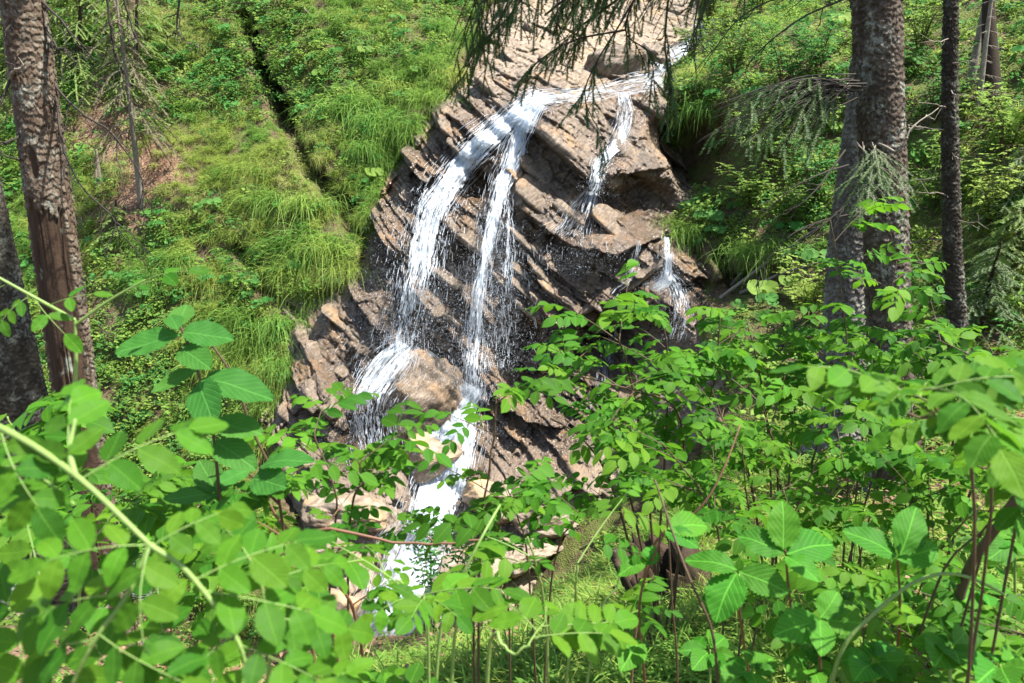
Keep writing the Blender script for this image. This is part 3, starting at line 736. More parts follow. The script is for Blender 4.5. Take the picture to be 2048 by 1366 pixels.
def water(label, path, seed, layers=2, ndrops=0, dsize=.008, fine=1.0, name='waterfall', spread=1.15, d0=0.25):
    V, Fq, c, w, den, st, Sn_ = fall(path, seed, layers, fine=fine); Vs_ = V
    k = int(len(c) * d0)
    Fs = [Fq]
    if ndrops:
        dv, df = drops(c[k:], w[k:], ndrops, dsize, seed + 900, spread); Fs.append(df + len(V)); V = np.concatenate([V, dv])
    if ndrops:                                              # very fine spray around the falling part
        dv, df = drops(c[k:], w[k:], ndrops * 12, .0036, seed + 950, spread * 1.7, 4.0); Fs = Fs[:-1] + [np.concatenate([Fs[-1], df + len(V)])]; V = np.concatenate([V, dv])
    nst = int(230 * np.linalg.norm(np.diff(c, axis=0), axis=1).sum() * np.clip(w.mean() / .22, .3, 2.2) * np.clip(den.mean(), .12, .9) ** 1.7 * 1.3)
    sv, sf = strands(c, w, den, st, nst, seed + 970); Fs[0] = np.concatenate([Fs[0], sf + len(V)]); V = np.concatenate([V, sv])
    thin = np.full(len(V), .42); thin[:len(Vs_)] = np.clip(.62 + .5 * (1 - Sn_), .2, 1.05)
    o = obj(name, mesh_np(name, V, Fs, True, {'thin': thin}), M['water'])
    return tag(o, label, kind='structure')
# px, py, half width, density, stick, forward offset
water('stream of white water running down to the lip of the fall',
      [(1405,45,12,.6,1),(1385,90,26,.8,1),(1340,118,26,.6,1),(1310,158,34,.55,1),(1270,168,30,.25,1),(1190,186,24,.05,1),(1130,192,26,.3,1),(1090,198,28,.9,1),(1065,205,30,1.0,1)], 1, 2, name='stream')
water('main white curtain sliding left over the stepped lip and falling in drops onto the big boulder',
      [(1085,190,22,1.0,1),(1035,222,32,.9,1),(975,275,36,.78,.9,.04),(925,325,36,.74,.8,.08),(888,375,34,.74,.6,.12),(862,428,34,.7,.2,.3),(845,500,38,.78,0,.5),(828,580,36,.70,0,.55),(812,650,36,.64,0,.5),(803,700,40,.66,0,.45)], 2, 3, 600, .010, d0=.45)
water('straight white strand dropping from the lip to the foot of the cliff',
      [(1072,208,20,.95,1),(1042,265,20,.85,.9,.05),(1018,330,21,.82,.6,.15),(1000,380,20,.82,.3,.3),(985,440,17,.85,0,.45),(970,520,15,.8,0,.5),(958,600,18,.72,0,.55),(950,680,24,.66,0,.5),(948,740,30,.6,0,.5),(945,795,42,.7,0,.4)], 3, 3, 600, .009, d0=.4)
water('thin broken strand falling beside the straight white strand',
      [(1005,370,12,.6,.5,.25),(1012,430,14,.6,0,.5),(1018,500,14,.55,0,.6),(1012,580,15,.5,0,.6),(1005,660,20,.42,0,.55),(1000,740,26,.35,0,.5)], 4, 2, 350, .008)
water('veil of fine spray hanging behind the falling strands', [(930,470,70,.16,0,.3),(925,560,80,.17,0,.3),(915,650,85,.18,0,.3),(930,740,95,.2,0,.3)], 5, 2, 700, .006, fine=1.4)
water('foam sheet sliding off the big boulder into the dark gap',
      [(815,690,30,.85,0,.5),(785,715,52,.9,.0,.5),(755,755,50,.8,0,.5),(735,800,42,.62,0,.45),(735,860,42,.52,0,.4),(745,920,44,.45,0,.3)], 6, 3, 500, .008, d0=.2)
water('thin white rill running down the crack beside the boulder', [(850,710,7,.9,.4,.2),(890,745,9,.9,.6,.1),(925,778,12,.9,.6,.1)], 7, 2)
water('broad white chute of foam below the foot of the fall',
      [(950,775,26,.9,.5,.15),(925,820,38,1.05,.7,.1),(905,870,58,1.2,.8,.08),(890,925,60,1.15,.8,.08),(875,980,52,1.05,.6,.1),(862,1030,54,1.1,.3,.2),(850,1080,44,.7,.3,.2)], 8, 3, 500, .008)
water('white rapids of the stream over the pale stones',
      [(850,1075,66,.9,.5,.1),(825,1120,80,.95,.7,.05),(800,1180,80,1.1,.7,.05),(780,1230,75,.95,.7,.05),(740,1290,80,1.,.7,.05)], 9, 2, name='stream')
water('white rapids running between stones under the left spruces', [(300,1150,50,.6,.8),(120,1165,50,.9,.8),(20,1175,45,1.0,.8),(-80,1190,45,1.0,.8)], 10, 2, name='stream')
water('small white chute above the upper ledge',
      [(1245,185,14,.6,.8),(1252,230,16,.6,.7,.05),(1240,275,15,.75,.8,.05),(1215,310,14,.8,.8,.05),(1198,330,13,.85,.5,.1),(1192,365,12,.85,0,.25),(1185,390,14,.75,0,.25)], 11, 2, 150, .007)
water('thin water fanning over the middle ledge', [(1186,385,16,.8,.8,.1),(1178,405,28,.55,1),(1170,430,38,.34,1),(1160,460,46,.25,1),(1150,485,56,.2,.6,.1)], 12, 1, 60, .006, fine=1.3)
water('row of drips falling off the edge of the middle ledge', [(1150,480,75,.2,0,.35),(1150,510,75,.17,0,.35),(1148,545,75,.14,0,.35)], 13, 1, 130, .006, fine=.7)
water('small separate fall pouring past the grassy overhang',
      [(1334,474,8,.9,.3,.1),(1336,510,9,.9,0,.3),(1334,545,10,.85,0,.35),(1328,565,16,.8,.2,.3),(1310,582,26,.6,.6,.1)], 14, 2, 120, .007)
water('splash of the small separate fall running off its stone', [(1340,555,12,.8,.2,.3),(1358,580,18,.7,.5,.1),(1362,620,16,.7,0,.2),(1350,680,16,.6,.2,.1)], 15, 2, 80, .007)
water('faint trickle down the cracked slab', [(1275,480,6,.55,.4,.1),(1270,520,6,.55,.2,.1),(1255,555,8,.4,1),(1225,590,9,.4,1)], 16, 1, fine=1.3)
water('narrow runnel half hidden by the rose leaves', [(1225,640,10,.5,.6),(1215,700,12,.5,.6),(1205,760,12,.4,.6),(1190,830,14,.5,.8)], 18, 1)
# ------------------------------------------------------------------ ground cover of both slopes
def blade(mb, base, d, L, w, droop, r, seg=4):
    """one arching grass blade: starts along d, bends down"""
    t = np.linspace(0, 1, seg + 1)[:, None]
    P = base + d * L * t + np.array([0, 0, -1.0]) * droop * L * t ** 2.2
    side = np.cross(d, [r.normal(), r.normal(), 0.6]); side /= np.linalg.norm(side) + 1e-6
    W = w * (1 - t[:-1] ** 1.6 * 0.75)
    V = np.concatenate([P[:-1] - side * W / 2, P[:-1] + side * W / 2, P[-1:]])
    i = np.arange(seg - 1)
    Q = np.stack([i, i + seg, i + seg + 1, i + 1], -1); Tn = np.array([[seg - 1, 2 * seg - 1, 2 * seg]])
    mb.add(V, [Q, Tn], r.random())
def grass_tuft(name, n, L, w, seed, out=0.55, up=0.75, droop=0.7, rad=0.05):
    r = np.random.default_rng(seed); mb = MB()
    for _ in range(n):
        d = np.array([r.normal(0, .55), -abs(r.normal(out, .35)), r.normal(up, .25)]); d /= np.linalg.norm(d)
        blade(mb, np.array([r.normal(0, rad), r.normal(0, rad * .5), r.normal(0, rad * .4)]), d, L * r.uniform(.45, 1.15), w * r.uniform(.6, 1.2), droop * r.uniform(.5, 1.4), r)
    return mb.mesh(name)
LEAF_OUT = np.array([(0, 0), (.30, .22), (.48, .5), (.40, .78), (0, 1.0)])
def leaf_shape(mb, base, d, nrm, L, wid, tone=0.0, fold=0.18, curl=0.15, nseg=4):
    """a folded oval leaf, root at base, pointing along d"""
    d = d / np.linalg.norm(d); s = np.cross(d, nrm); s /= np.linalg.norm(s) + 1e-9; nr = np.cross(s, d)
    t = np.linspace(0, 1, nseg + 1); w = np.sin(np.pi * np.clip(t, 0, 1) ** 0.85) ** 0.8 * wid / 2
    mid = base + d * L * t[:, None] - nr * curl * L * (t ** 2)[:, None]
    lf = mid + s * w[:, None] + nr * (fold * w)[:, None]; rt = mid - s * w[:, None] + nr * (fold * w)[:, None]
    V = np.concatenate([mid, lf[1:-1], rt[1:-1]]); n = nseg + 1; m = nseg - 1
    a = np.arange(m - 1)
    Q = np.concatenate([np.stack([a + 1, a + 2, n + a + 1, n + a], -1), np.stack([a + 2, a + 1, n + m + a, n + m + a + 1], -1)])
    Tn = np.array([[0, 1, n], [1, 0, n + m], [nseg, n + m - 1, nseg - 1], [nseg, nseg - 1, n + 2 * m - 1]])
    u = np.concatenate([np.full(n, .5), .5 + w[1:-1] / wid, .5 - w[1:-1] / wid]); vv = np.concatenate([t, t[1:-1], t[1:-1]])
    mb.add(V, [Q, Tn], tone, np.stack([u, vv], -1))
def herb_clump(name, n, rad, L, wid, seed, high=0.12, lobes=1):
    r = np.random.default_rng(seed); mb = MB()
    for _ in range(n):
        a = r.uniform(0, 6.28); q = rad * math.sqrt(r.random())
        tip = np.array([q * math.cos(a), q * math.sin(a) * .7 - .05, high * r.uniform(.3, 1.2) - 0.3 * q])
        d = np.array([math.cos(a) + r.normal(0, .4), math.sin(a) - .5 + r.normal(0, .4), r.normal(.05, .25)])
        nr = np.array([r.normal(0, .3), -.35 + r.normal(0, .3), 1.0])
        tone = r.random()
        for k in range(lobes):
            ang = (k - (lobes - 1) / 2) * 1.0
            dd = np.array([d[0] * math.cos(ang) - d[1] * math.sin(ang), d[0] * math.sin(ang) + d[1] * math.cos(ang), d[2]])
            s = r.uniform(.6, 1.2)
            leaf_shape(mb, tip, dd, nr, L * s, wid * s, tone, nseg=3)
    return mb.mesh(name)
def round_leaf_plant(name, n, R, seed, hgt=0.2):
    """long-stalked plant with round, notched leaves"""
    r = np.random.default_rng(seed); mb = MB()
    for _ in range(n):
        a = r.uniform(0, 6.28); q = hgt * r.uniform(.2, .9)
        c = np.array([q * math.cos(a), q * math.sin(a) * .6 - .08, hgt * r.uniform(.5, 1.1)])
        nr = np.array([r.normal(0, .3), -.6 + r.normal(0, .25), .8]); nr /= np.linalg.norm(nr)
        e1 = np.cross(nr, [0.3, 1, 0.2]); e1 /= np.linalg.norm(e1); e2 = np.cross(nr, e1)
        k = 11; th = np.linspace(.25, 2 * math.pi - .25, k) + r.uniform(0, 6); rr = R * r.uniform(.6, 1.2)
        wv = rr * (1 + .06 * np.cos(np.arange(k) * 3.1)); 
        ring = c + wv[:, None] * (e1 * np.cos(th)[:, None] + e2 * np.sin(th)[:, None]) + nr * (0.12 * rr * np.sin(np.arange(k) * 2.0))[:, None]
        V = np.concatenate([[c - nr * rr * .15], ring]); i = np.arange(1, k)
        mb.add(V, [np.stack([0 * i, i, i + 1], -1)], r.random())
        tube(spline([(0, 0, -.03), c * np.array([.5, .5, .6]), c - nr * rr * .15], 4), .003, 3, mb, 0, False)
    return mb.mesh(name)

TUFTS = bpy.data.collections.new('cover_sources')
def src(name, me, mat):
    me.materials.append(mat); o = bpy.data.objects.new(name, me); TUFTS.objects.link(o); return o
kinds = []
for k in range(3): src('a%d' % k, grass_tuft('grass_tuft', 46, .34, .007, 300 + k), M['grass'])            # 0-2
for k in range(2): src('b%d' % k, grass_tuft('dry_tuft', 40, .36, .006, 310 + k, droop=.9), M['drygrass'])   # 3-4
for k in range(2): src('c%d' % k, grass_tuft('deep_tuft', 46, .36, .008, 320 + k, droop=.85), M['deepgrass'])# 5-6
for k in range(3): src('d%d' % k, herb_clump('herb_clump', 26, .17, .055, .034, 330 + k, .14), M['herb'])   # 7-9
for k in range(2): src('e%d' % k, herb_clump('blue_clump', 30, .16, .06, .018, 340 + k, .2, 2), M['blueherb'])# 10-11
for k in range(2): src('f%d' % k, herb_clump('three_leaf_clump', 16, .16, .05, .034, 350 + k, .16, 3), M['herb']) # 12-13
for k in range(1): src('g%d' % k, round_leaf_plant('round_leaves', 7, .05, 360 + k, .16), M['blueherb'])     # 14
def litter_clump():
    r = np.random.default_rng(5); mb = MB()
    for _ in range(34):
        leaf_shape(mb, np.array([r.normal(0, .14), r.normal(0, .14), r.uniform(.0, .02)]), np.array([r.normal(), r.normal(), r.normal(0, .2)]), np.array([r.normal(0, .4), r.normal(0, .4), 1.]), r.uniform(.03, .06), r.uniform(.015, .03), r.random(), .3, .3, 3)
    return mb.mesh('litter')
M['litter'] = leaf_mat('dead_leaf', (0.12, 0.065, 0.035), (0.36, 0.22, 0.14), 0.15, 0.8, tone=True)
src('h0', litter_clump(), M['litter'])                                                                     # 15

def cover_group():
    g = bpy.data.node_groups.new('cover', 'GeometryNodeTree')
    g.interface.new_socket('Geometry', in_out='INPUT', socket_type='NodeSocketGeometry')
    g.interface.new_socket('Geometry', in_out='OUTPUT', socket_type='NodeSocketGeometry')
    n = g.nodes; i = n.new('NodeGroupInput'); o = n.new('NodeGroupOutput')
    iop = n.new('GeometryNodeInstanceOnPoints'); ci = n.new('GeometryNodeCollectionInfo')
    ci.inputs[0].default_value = TUFTS; ci.inputs['Separate Children'].default_value = True; ci.inputs['Reset Children'].default_value = True
    def na(name, typ):
        a = n.new('GeometryNodeInputNamedAttribute'); a.data_type = typ; a.inputs[0].default_value = name; return a.outputs[0]
    L = g.links.new
    L(i.outputs[0], iop.inputs['Points']); L(ci.outputs[0], iop.inputs['Instance']); iop.inputs['Pick Instance'].default_value = True
    L(na('idx', 'INT'), iop.inputs['Instance Index']); L(na('rot', 'FLOAT_VECTOR'), iop.inputs['Rotation']); L(na('scl', 'FLOAT'), iop.inputs['Scale'])
    L(iop.outputs[0], o.inputs[0])
    return g
COVER = cover_group()
def cover(name, P, idx, rot, scl, label):
    me = bpy.data.meshes.new(name); me.vertices.add(len(P)); me.vertices.foreach_set('co', np.asarray(P, np.float32).ravel())
    a = me.attributes.new('idx', 'INT', 'POINT'); a.data.foreach_set('value', np.asarray(idx, np.int32))
    a = me.attributes.new('rot', 'FLOAT_VECTOR', 'POINT'); a.data.foreach_set('vector', np.asarray(rot, np.float32).ravel())
    a = me.attributes.new('scl', 'FLOAT', 'POINT'); a.data.foreach_set('value', np.asarray(scl, np.float32))
    o = obj(name, me); m = o.modifiers.new('cover', 'NODES'); m.node_group = COVER
    return tag(o, label, kind='stuff')

# far slope: sample X, Z evenly over the surface
r = RNG
def far_points(n):
    x = r.uniform(-12, 10, n); z = r.uniform(-6.2, 6.5, n); y = surf_y(x, z)
    ok = (rock_mask(x, z) < 0.45) & (y > 5.5)
    gy = gullies(x, z); ok &= gy > -0.6
    for (cx, cz), rx, rz, a in HOLES: ok &= ((x - cx) / rx) ** 2 + ((z - cz) / rz) ** 2 > .9
    px = 1024 + F_PX * x / (y * CP - z * SP); ok &= (px > -250) & (px < 2300)
    py = 683 - F_PX * (y * SP + z * CP) / (y * CP - z * SP); ok &= (py > -150) & (py < 1330)
    g = ground(np.clip(x, -11.9, 8.9), np.clip(y, -4, 12.4)); ok &= ~((y < 12.4) & (z < g))
    return x[ok], y[ok], z[ok], px[ok], py[ok]
x, y, z, px, py = far_points(30000)
patch = fbm(x * .6, z * .6, 401, 3); patch2 = fbm(x * 1.1, z * 1.1, 402, 3); lit = litter_at(x, z)
right = sstep(1330, 1450, px); left = sstep(420, 250, px)
bare = vnoise(x * 1.7, z * 2.3, 403) + 0.35 * vnoise(x * 6, z * 6, 404)
DIRT = pxz([(1500,545),(1560,560),(1590,590),(1460,540),(1440,830),(1480,790)])
dirt = np.zeros(len(x))
for cx, cz in DIRT: dirt = np.maximum(dirt, np.exp(-((x - cx) / .7) ** 2 - ((z - cz) / .3) ** 2))
keep = (dirt < .45) & (r.random(len(x)) > lit * 1.1) & (bare > 0.28 + 0.14 * left)
x, y, z, px, py, patch, patch2, right, left = [a[keep] for a in (x, y, z, px, py, patch, patch2, right, left)]
N = len(x); u = r.random(N)
wg = np.clip(0.5 + 1.3 * patch - 0.35 * left - 0.42 * right, .08, .95)       # grass share
isg = u < wg
kind_g = np.select([patch2 > 0.26, patch2 < -0.1], [3 + r.integers(0, 2, N), 5 + r.integers(0, 2, N)], r.integers(0, 3, N))
v = r.random(N)
kind_h = np.where(v < .45, 7 + r.integers(0, 3, N), np.where(v < .62, 10 + r.integers(0, 2, N), np.where(v < .9, 12 + r.integers(0, 2, N), 14)))
idx = np.where(isg, kind_g, kind_h)
scl = r.uniform(.6, 1.15, N) * np.where(isg, 1.0, .95)
rot = np.stack([r.normal(0, .2, N) + .25, r.normal(0, .2, N), np.where(isg, r.normal(0, .6, N), r.uniform(0, 6.28, N) * 0 + r.normal(0, .9, N))], -1)
P = np.stack([x, y - .01, z], -1)
cover('grass', P[isg], idx[isg], rot[isg], scl[isg], 'long grass hanging in swathes on the slope across the stream')
cover('undergrowth', P[~isg], idx[~isg], rot[~isg], scl[~isg], 'low green herbs covering the slope across the stream')
# dead leaves on the bare patches
n = 2600; x = r.uniform(-9, 3, n); z = r.uniform(-3, 4, n); y = surf_y(x, z)
ok = (r.random(n) < litter_at(x, z)) & (rock_mask(x, z) < .3); x, y, z = x[ok], y[ok], z[ok]; n = len(x)
cover('leaf_litter', np.stack([x, y - .02, z], -1), np.full(n, 15), np.stack([np.full(n, .85) + r.normal(0, .15, n), r.normal(0, .15, n), r.normal(0, .3, n)], -1), r.uniform(.7, 1.1, n), 'fallen brown leaves on the bare patches of the slope')

# near bank
n = 16000; x = np.concatenate([r.uniform(-7, 8, 9500), r.uniform(-1.2, 2.6, 3000), r.uniform(-.2, 2.8, 3500)]); y = np.concatenate([r.uniform(.9, 10, 9500), r.uniform(1.0, 4.2, 3000), r.uniform(5.4, 9.4, 3500)]); ok = np.abs(x) < y * .85 + .8; x, y = x[ok], y[ok]; z = ground(x, y); n = len(x)
gr = np.exp(-((x - 1.1) / 1.1) ** 2 - ((y - 4.6) / 1.7) ** 2)                     # the sunny grassy patch above the stream
gr = np.maximum(gr, np.exp(-((x - 1.3) / 1.5) ** 2 - ((y - 7.2) / 1.6) ** 2) * .8)
gr = np.maximum(gr, np.exp(-((x - .62) / .5) ** 2 - ((y - 2.9) / 1.2) ** 2))
gr = np.maximum(gr, np.exp(-((x + .25) / .45) ** 2 - ((y - 2.5) / .8) ** 2) * .9)
dens = 0.45 + 0.75 * gr + .35 * fbm(x * .8, y * .8, 420); dens *= sstep(9.6, 8.0, y) 
ok = r.random(n) < dens; x, y, z, gr = x[ok], y[ok], z[ok], gr[ok]; n = len(x)
isg = r.random(n) < .1 + .9 * gr
idx = np.where(isg, np.where(r.random(n) < .3, r.integers(0, 3, n), 5 + r.integers(0, 2, n)), np.where(r.random(n) < .5, 7 + r.integers(0, 3, n), 12 + r.integers(0, 2, n)))
rot = np.stack([r.normal(0, .2, n) - .15, r.normal(0, .2, n), r.uniform(-3.1, 3.1, n)], -1)
P = np.stack([x, y, z], -1); scl = r.uniform(.5, 1.0, n)
cover('grass', P[isg], idx[isg], rot[isg], scl[isg] * 1.15, 'fresh tall grass on the near bank above the stream')
H = np.array([ground_hit(r.uniform(1060, 1420), r.uniform(1000, 1250)) for _ in range(420)]); H = H[H[:, 1] < 8.6]; nh = len(H)
cover('grass', H, np.where(r.random(nh) < .4, r.integers(0, 3, nh), 5 + r.integers(0, 2, nh)), np.stack([r.normal(0, .2, nh), r.normal(0, .2, nh), r.uniform(-3.1, 3.1, nh)], -1), r.uniform(.7, 1.2, nh), 'sunlit grass on the brink of the near bank by the stump')
cover('undergrowth', P[~isg], idx[~isg], rot[~isg], scl[~isg] * .75, 'low leafy plants covering the near bank')
n = 1500; x = r.uniform(-3, 6, n); y = r.uniform(.9, 7, n); z = ground(x, y)
cover('leaf_litter', np.stack([x, y, z + .004], -1), np.full(n, 15), np.stack([r.normal(0, .1, n), r.normal(0, .1, n), r.uniform(0, 6, n)], -1), r.uniform(.6, 1., n), 'brown dead leaves lying on the near bank')
# ------------------------------------------------------------------ trees
def trunk_mesh(name, axis, rad, seed, plate=(.038, .05), depth=.008, res=.008, zcut=1.6, peel=None, tilt=.6, lumps=.05):
    """bark-plated trunk along an axis polyline; fine where z < zcut, coarse above"""
    A = np.asarray(axis, float); R = np.asarray(rad, float)
    seg = np.concatenate([[0], np.cumsum(np.linalg.norm(np.diff(A, axis=0), axis=1))])
    zz = A[:, 2]; s_cut = np.interp(zcut, zz, seg); s_end = seg[-1]
    s = np.concatenate([np.arange(0, s_cut, res), np.linspace(s_cut, s_end, 24)])
    C = np.stack([np.interp(s, seg, A[:, k]) for k in range(3)], -1); r0 = np.interp(s, seg, R)
    k = int(2 * math.pi * R[0] / res); th = np.arange(k) / k * 2 * math.pi
    TH, S = np.meshgrid(th, s); rmean = R.mean() if len(R) < 3 else R[1]
    per = max(6, int(round(2 * math.pi * rmean / plate[0])))
    u = TH / (2 * math.pi) * per; v = S / plate[1]
    u2 = u + .9 * fbm(np.cos(TH) * 4 + 5, S * 9 + np.sin(TH) * 3, seed + 5, 2); v2 = v + .8 * fbm(np.cos(TH) * 4, S * 9 + np.sin(TH) * 3, seed + 6, 2)
    f1, f2, cid, du, dv = voronoi2(u2, v2, per, seed)
    e = f2 - f1 + .10 * fbm(u * 3.1, v * 3.1, seed + 11, 3)
    crack = sstep(-.03, .05 + .06 * cid, e)
    g1, g2, gid, gu, gv = voronoi2(u2 * 2.0 + 3, v2 * 1.7, per * 2, seed + 31)
    cid = np.clip(.6 * cid + .4 * gid, 0, 1); crack = np.minimum(crack, .55 + .45 * sstep(0, .12, g2 - g1))
    h = depth * (crack - .9) + depth * tilt * (cid - .5) + depth * 1.9 * (-dv) * crack * (.25 + cid) + depth * .9 * du * (gid - .5) + .002 * fbm(u * 4, v * 4, seed + 9, 3)
    h = h + lumps * r0[:, None] * fbm(np.cos(TH) * 1.2 + 9, S * 1.3 + np.sin(TH) * 1.2, seed + 8, 3)
    pe = np.zeros_like(h)
    if peel is not None:
        pe = peel(TH, S, C[:, 2][:, None] + 0 * TH); h = h * (1 - pe) + pe * (-.016 + .006 * fbm(np.cos(TH) * 9, S * 1.5 + np.sin(TH) * 9, seed + 3, 4) - .01 * (vnoise(TH * 14, S * 1.1, seed + 4) > .8))
    fl = 1 + .5 * np.exp(-S / .25)                                          # root flare
    rr = r0[:, None] * fl + h
    V = C[:, None] + rr[..., None] * np.stack([np.cos(TH), np.sin(TH), 0 * TH], -1)
    n = len(s); i = np.arange(n * k).reshape(n, k); j = np.roll(i, -1, 1)
    Fq = np.stack([i[:-1], j[:-1], j[1:], i[1:]], -1).reshape(-1, 4)
    return mesh_np(name, V.reshape(-1, 3), Fq, True, {'tone': np.clip(cid * .8 + .2 * vnoise(u * .4, v * .4, seed + 7), 0, 1).ravel(), 'deep': np.maximum(.35 + .65 * crack, pe * (.6 + .4 * vnoise(TH * 12, S * 3, seed + 14))).ravel(), 'peel': pe.ravel()})

def rot_about(v, ax, a):
    ax = ax / (np.linalg.norm(ax) + 1e-9); return v * math.cos(a) + np.cross(ax, v) * math.sin(a) + ax * (ax @ v) * (1 - math.cos(a))
def needle_twig(mb, P, r, nl=.014, step=.006, nw=.0022, tone=None):
    nl *= 1.25; nw *= 1.35; step *= .8
    """needles on both sides of and above a twig polyline"""
    P = np.asarray(P); seg = np.concatenate([[0], np.cumsum(np.linalg.norm(np.diff(P, axis=0), axis=1))]); n = max(3, int(seg[-1] / step))
    s = np.linspace(0, seg[-1], n); B = np.stack([np.interp(s, seg, P[:, k]) for k in range(3)], -1)
    T = np.gradient(B, axis=0); T /= np.linalg.norm(T, axis=1, keepdims=True) + 1e-9
    sd = np.cross(T, [0, 0, 1.]); sd /= np.linalg.norm(sd, axis=1, keepdims=True) + 1e-9; up = np.cross(sd, T)
    for sg in (-1, 1):
        a = r.uniform(-.5, .9, n)[:, None]
        d = sd * sg * np.cos(a) + up * np.sin(a) + T * .55; d /= np.linalg.norm(d, axis=1, keepdims=True)
        L = nl * r.uniform(.7, 1.15, n)[:, None]; w = T * nw
        V = np.stack([B - w, B + w, B + d * L], 1).reshape(-1, 3)
        mb.add(V, np.arange(3 * n).reshape(n, 3), (r.random() if tone is None else tone))
def spray(wood, needles, base, d, L, r, droop=.35, nsub=9, sublen=.4, nl=.014, step=.006, nw=.0022, rad=.004, bare=0.0, sag=1.0):
    """a flat branchlet: axis with side twigs, drooping"""
    d = d / np.linalg.norm(d); t = np.linspace(0, 1, 8)[:, None]
    ax = base + d * L * t + np.array([0, 0, -1.]) * droop * L * t ** 2 + np.cumsum(r.normal(0, .006 * L, (8, 3)), 0)
    tube(ax, np.linspace(rad, rad * .3, 8), 4, wood)
    if needles is not None and bare < .95: needle_twig(needles, ax[int(7 * bare):] if bare < .8 else ax[-2:], r, nl, step, nw)
    for k in range(nsub):
        f = .12 + .85 * (k + r.random() * .6) / nsub; i = min(6, int(f * 7)); b = ax[i] + (ax[i + 1] - ax[i]) * (f * 7 - i)
        sd = np.cross(d, [0, 0, 1.]); sd /= np.linalg.norm(sd) + 1e-9
        dd = d * .8 + sd * (1 if k % 2 else -1) * r.uniform(.5, .95) + np.array([0, 0, r.normal(-.1, .15)]); dd /= np.linalg.norm(dd)
        l = L * sublen * (1 - .6 * f) * r.uniform(.6, 1.2); tt = np.linspace(0, 1, 5)[:, None]
        tw = b + dd * l * tt + np.array([0, 0, -1.]) * (.35 * sag) * l * tt ** 2
        tube(tw, np.linspace(rad * .5, rad * .2, 5), 3, wood)
        if needles is not None and r.random() > bare: needle_twig(needles, tw, r, nl, step, nw)
def dead_branch(mb, pts, r, rad=.012, nsub=8, sub=.35, hang=.6, depth=1):
    P = spline(pts, 14); P = P + np.cumsum(r.normal(0, .004, P.shape), 0)
    tube(P, np.linspace(rad, rad * .25, len(P)), 5, mb, r.random())
    d0 = P[-1] - P[0]; L = np.linalg.norm(d0)
    for k in range(nsub):
        i = r.integers(2, len(P) - 1); d = (P[min(i + 1, 13)] - P[i]); d /= np.linalg.norm(d) + 1e-9
        q = rot_about(d, r.normal(size=3), r.choice([-1, 1]) * r.uniform(.5, 1.1)) + np.array([0, 0, -hang * r.uniform(0, 1)]); q /= np.linalg.norm(q)
        l = L * sub * r.uniform(.3, 1.1); e = P[i] + q * l
        m = P[i] + q * l * .5 + r.normal(0, .04 * l, 3)
        if depth: dead_branch(mb, [P[i], m, e + np.array([0, 0, -.1 * l])], r, rad * .5, max(2, nsub // 2), sub, hang, depth - 1)
        else: tube(spline([P[i], m, e], 6), np.linspace(rad * .45, rad * .15, 6), 3, mb, r.random())
def crown_mesh(axis_fn, z0, z1, seed, nwhorl=12, reach=2.4):
    """drooping spruce boughs above the bare lower trunk"""
    r = np.random.default_rng(seed); wood, nd = MB(), MB()
    for k in range(nwhorl):
        f = k / nwhorl; z = z0 + (z1 - z0) * f; c = axis_fn(z)
        for b in range(5):
            a = b * 1.257 + k * .7 + r.normal(0, .2); L = reach * (1 - .75 * f) * r.uniform(.7, 1.15)
            d = np.array([math.cos(a), math.sin(a), -.12])
            t = np.linspace(0, 1, 8)[:, None]; ax = c + d * L * t + np.array([0, 0, -.3]) * L * t ** 2
            tube(ax, np.linspace(.03, .006, 8), 4, wood)
            for j in range(11):
                i = 2 + j * .45; p = ax[int(i)]; sd = np.cross(d, [0, 0, 1.]) * (1 if j % 2 else -1)
                q = d * .7 + sd * r.uniform(.4, 1) + np.array([0, 0, -.5]); q /= np.linalg.norm(q); l = L * .34 * r.uniform(.6, 1.2)
                e1 = np.cross(q, [0, 0, 1.]); e1 /= np.linalg.norm(e1) + 1e-9; m = 10
                tt = np.linspace(0, 1, m); mid = p + q * l * tt[:, None] + np.array([0, 0, -.3 * l]) * (tt ** 2)[:, None]
                w = .09 * l * (1.2 - tt); V = np.concatenate([np.stack([mid, mid + e1 * (w * s)[:, None] * 2.2 + q * .05 * l + np.array([0, 0, -.02])], 1).reshape(-1, 3) for s in (-1, 1)])
                F3 = [(2 * x, 2 * x + 1, 2 * x + 2) for x in range(m - 1)]; F3 = np.array(F3 + [tuple(np.array(q_) + 2 * m) for q_ in F3])
                nd.add(V, F3, r.random())
    return wood.mesh('bough'), nd.mesh('crown')
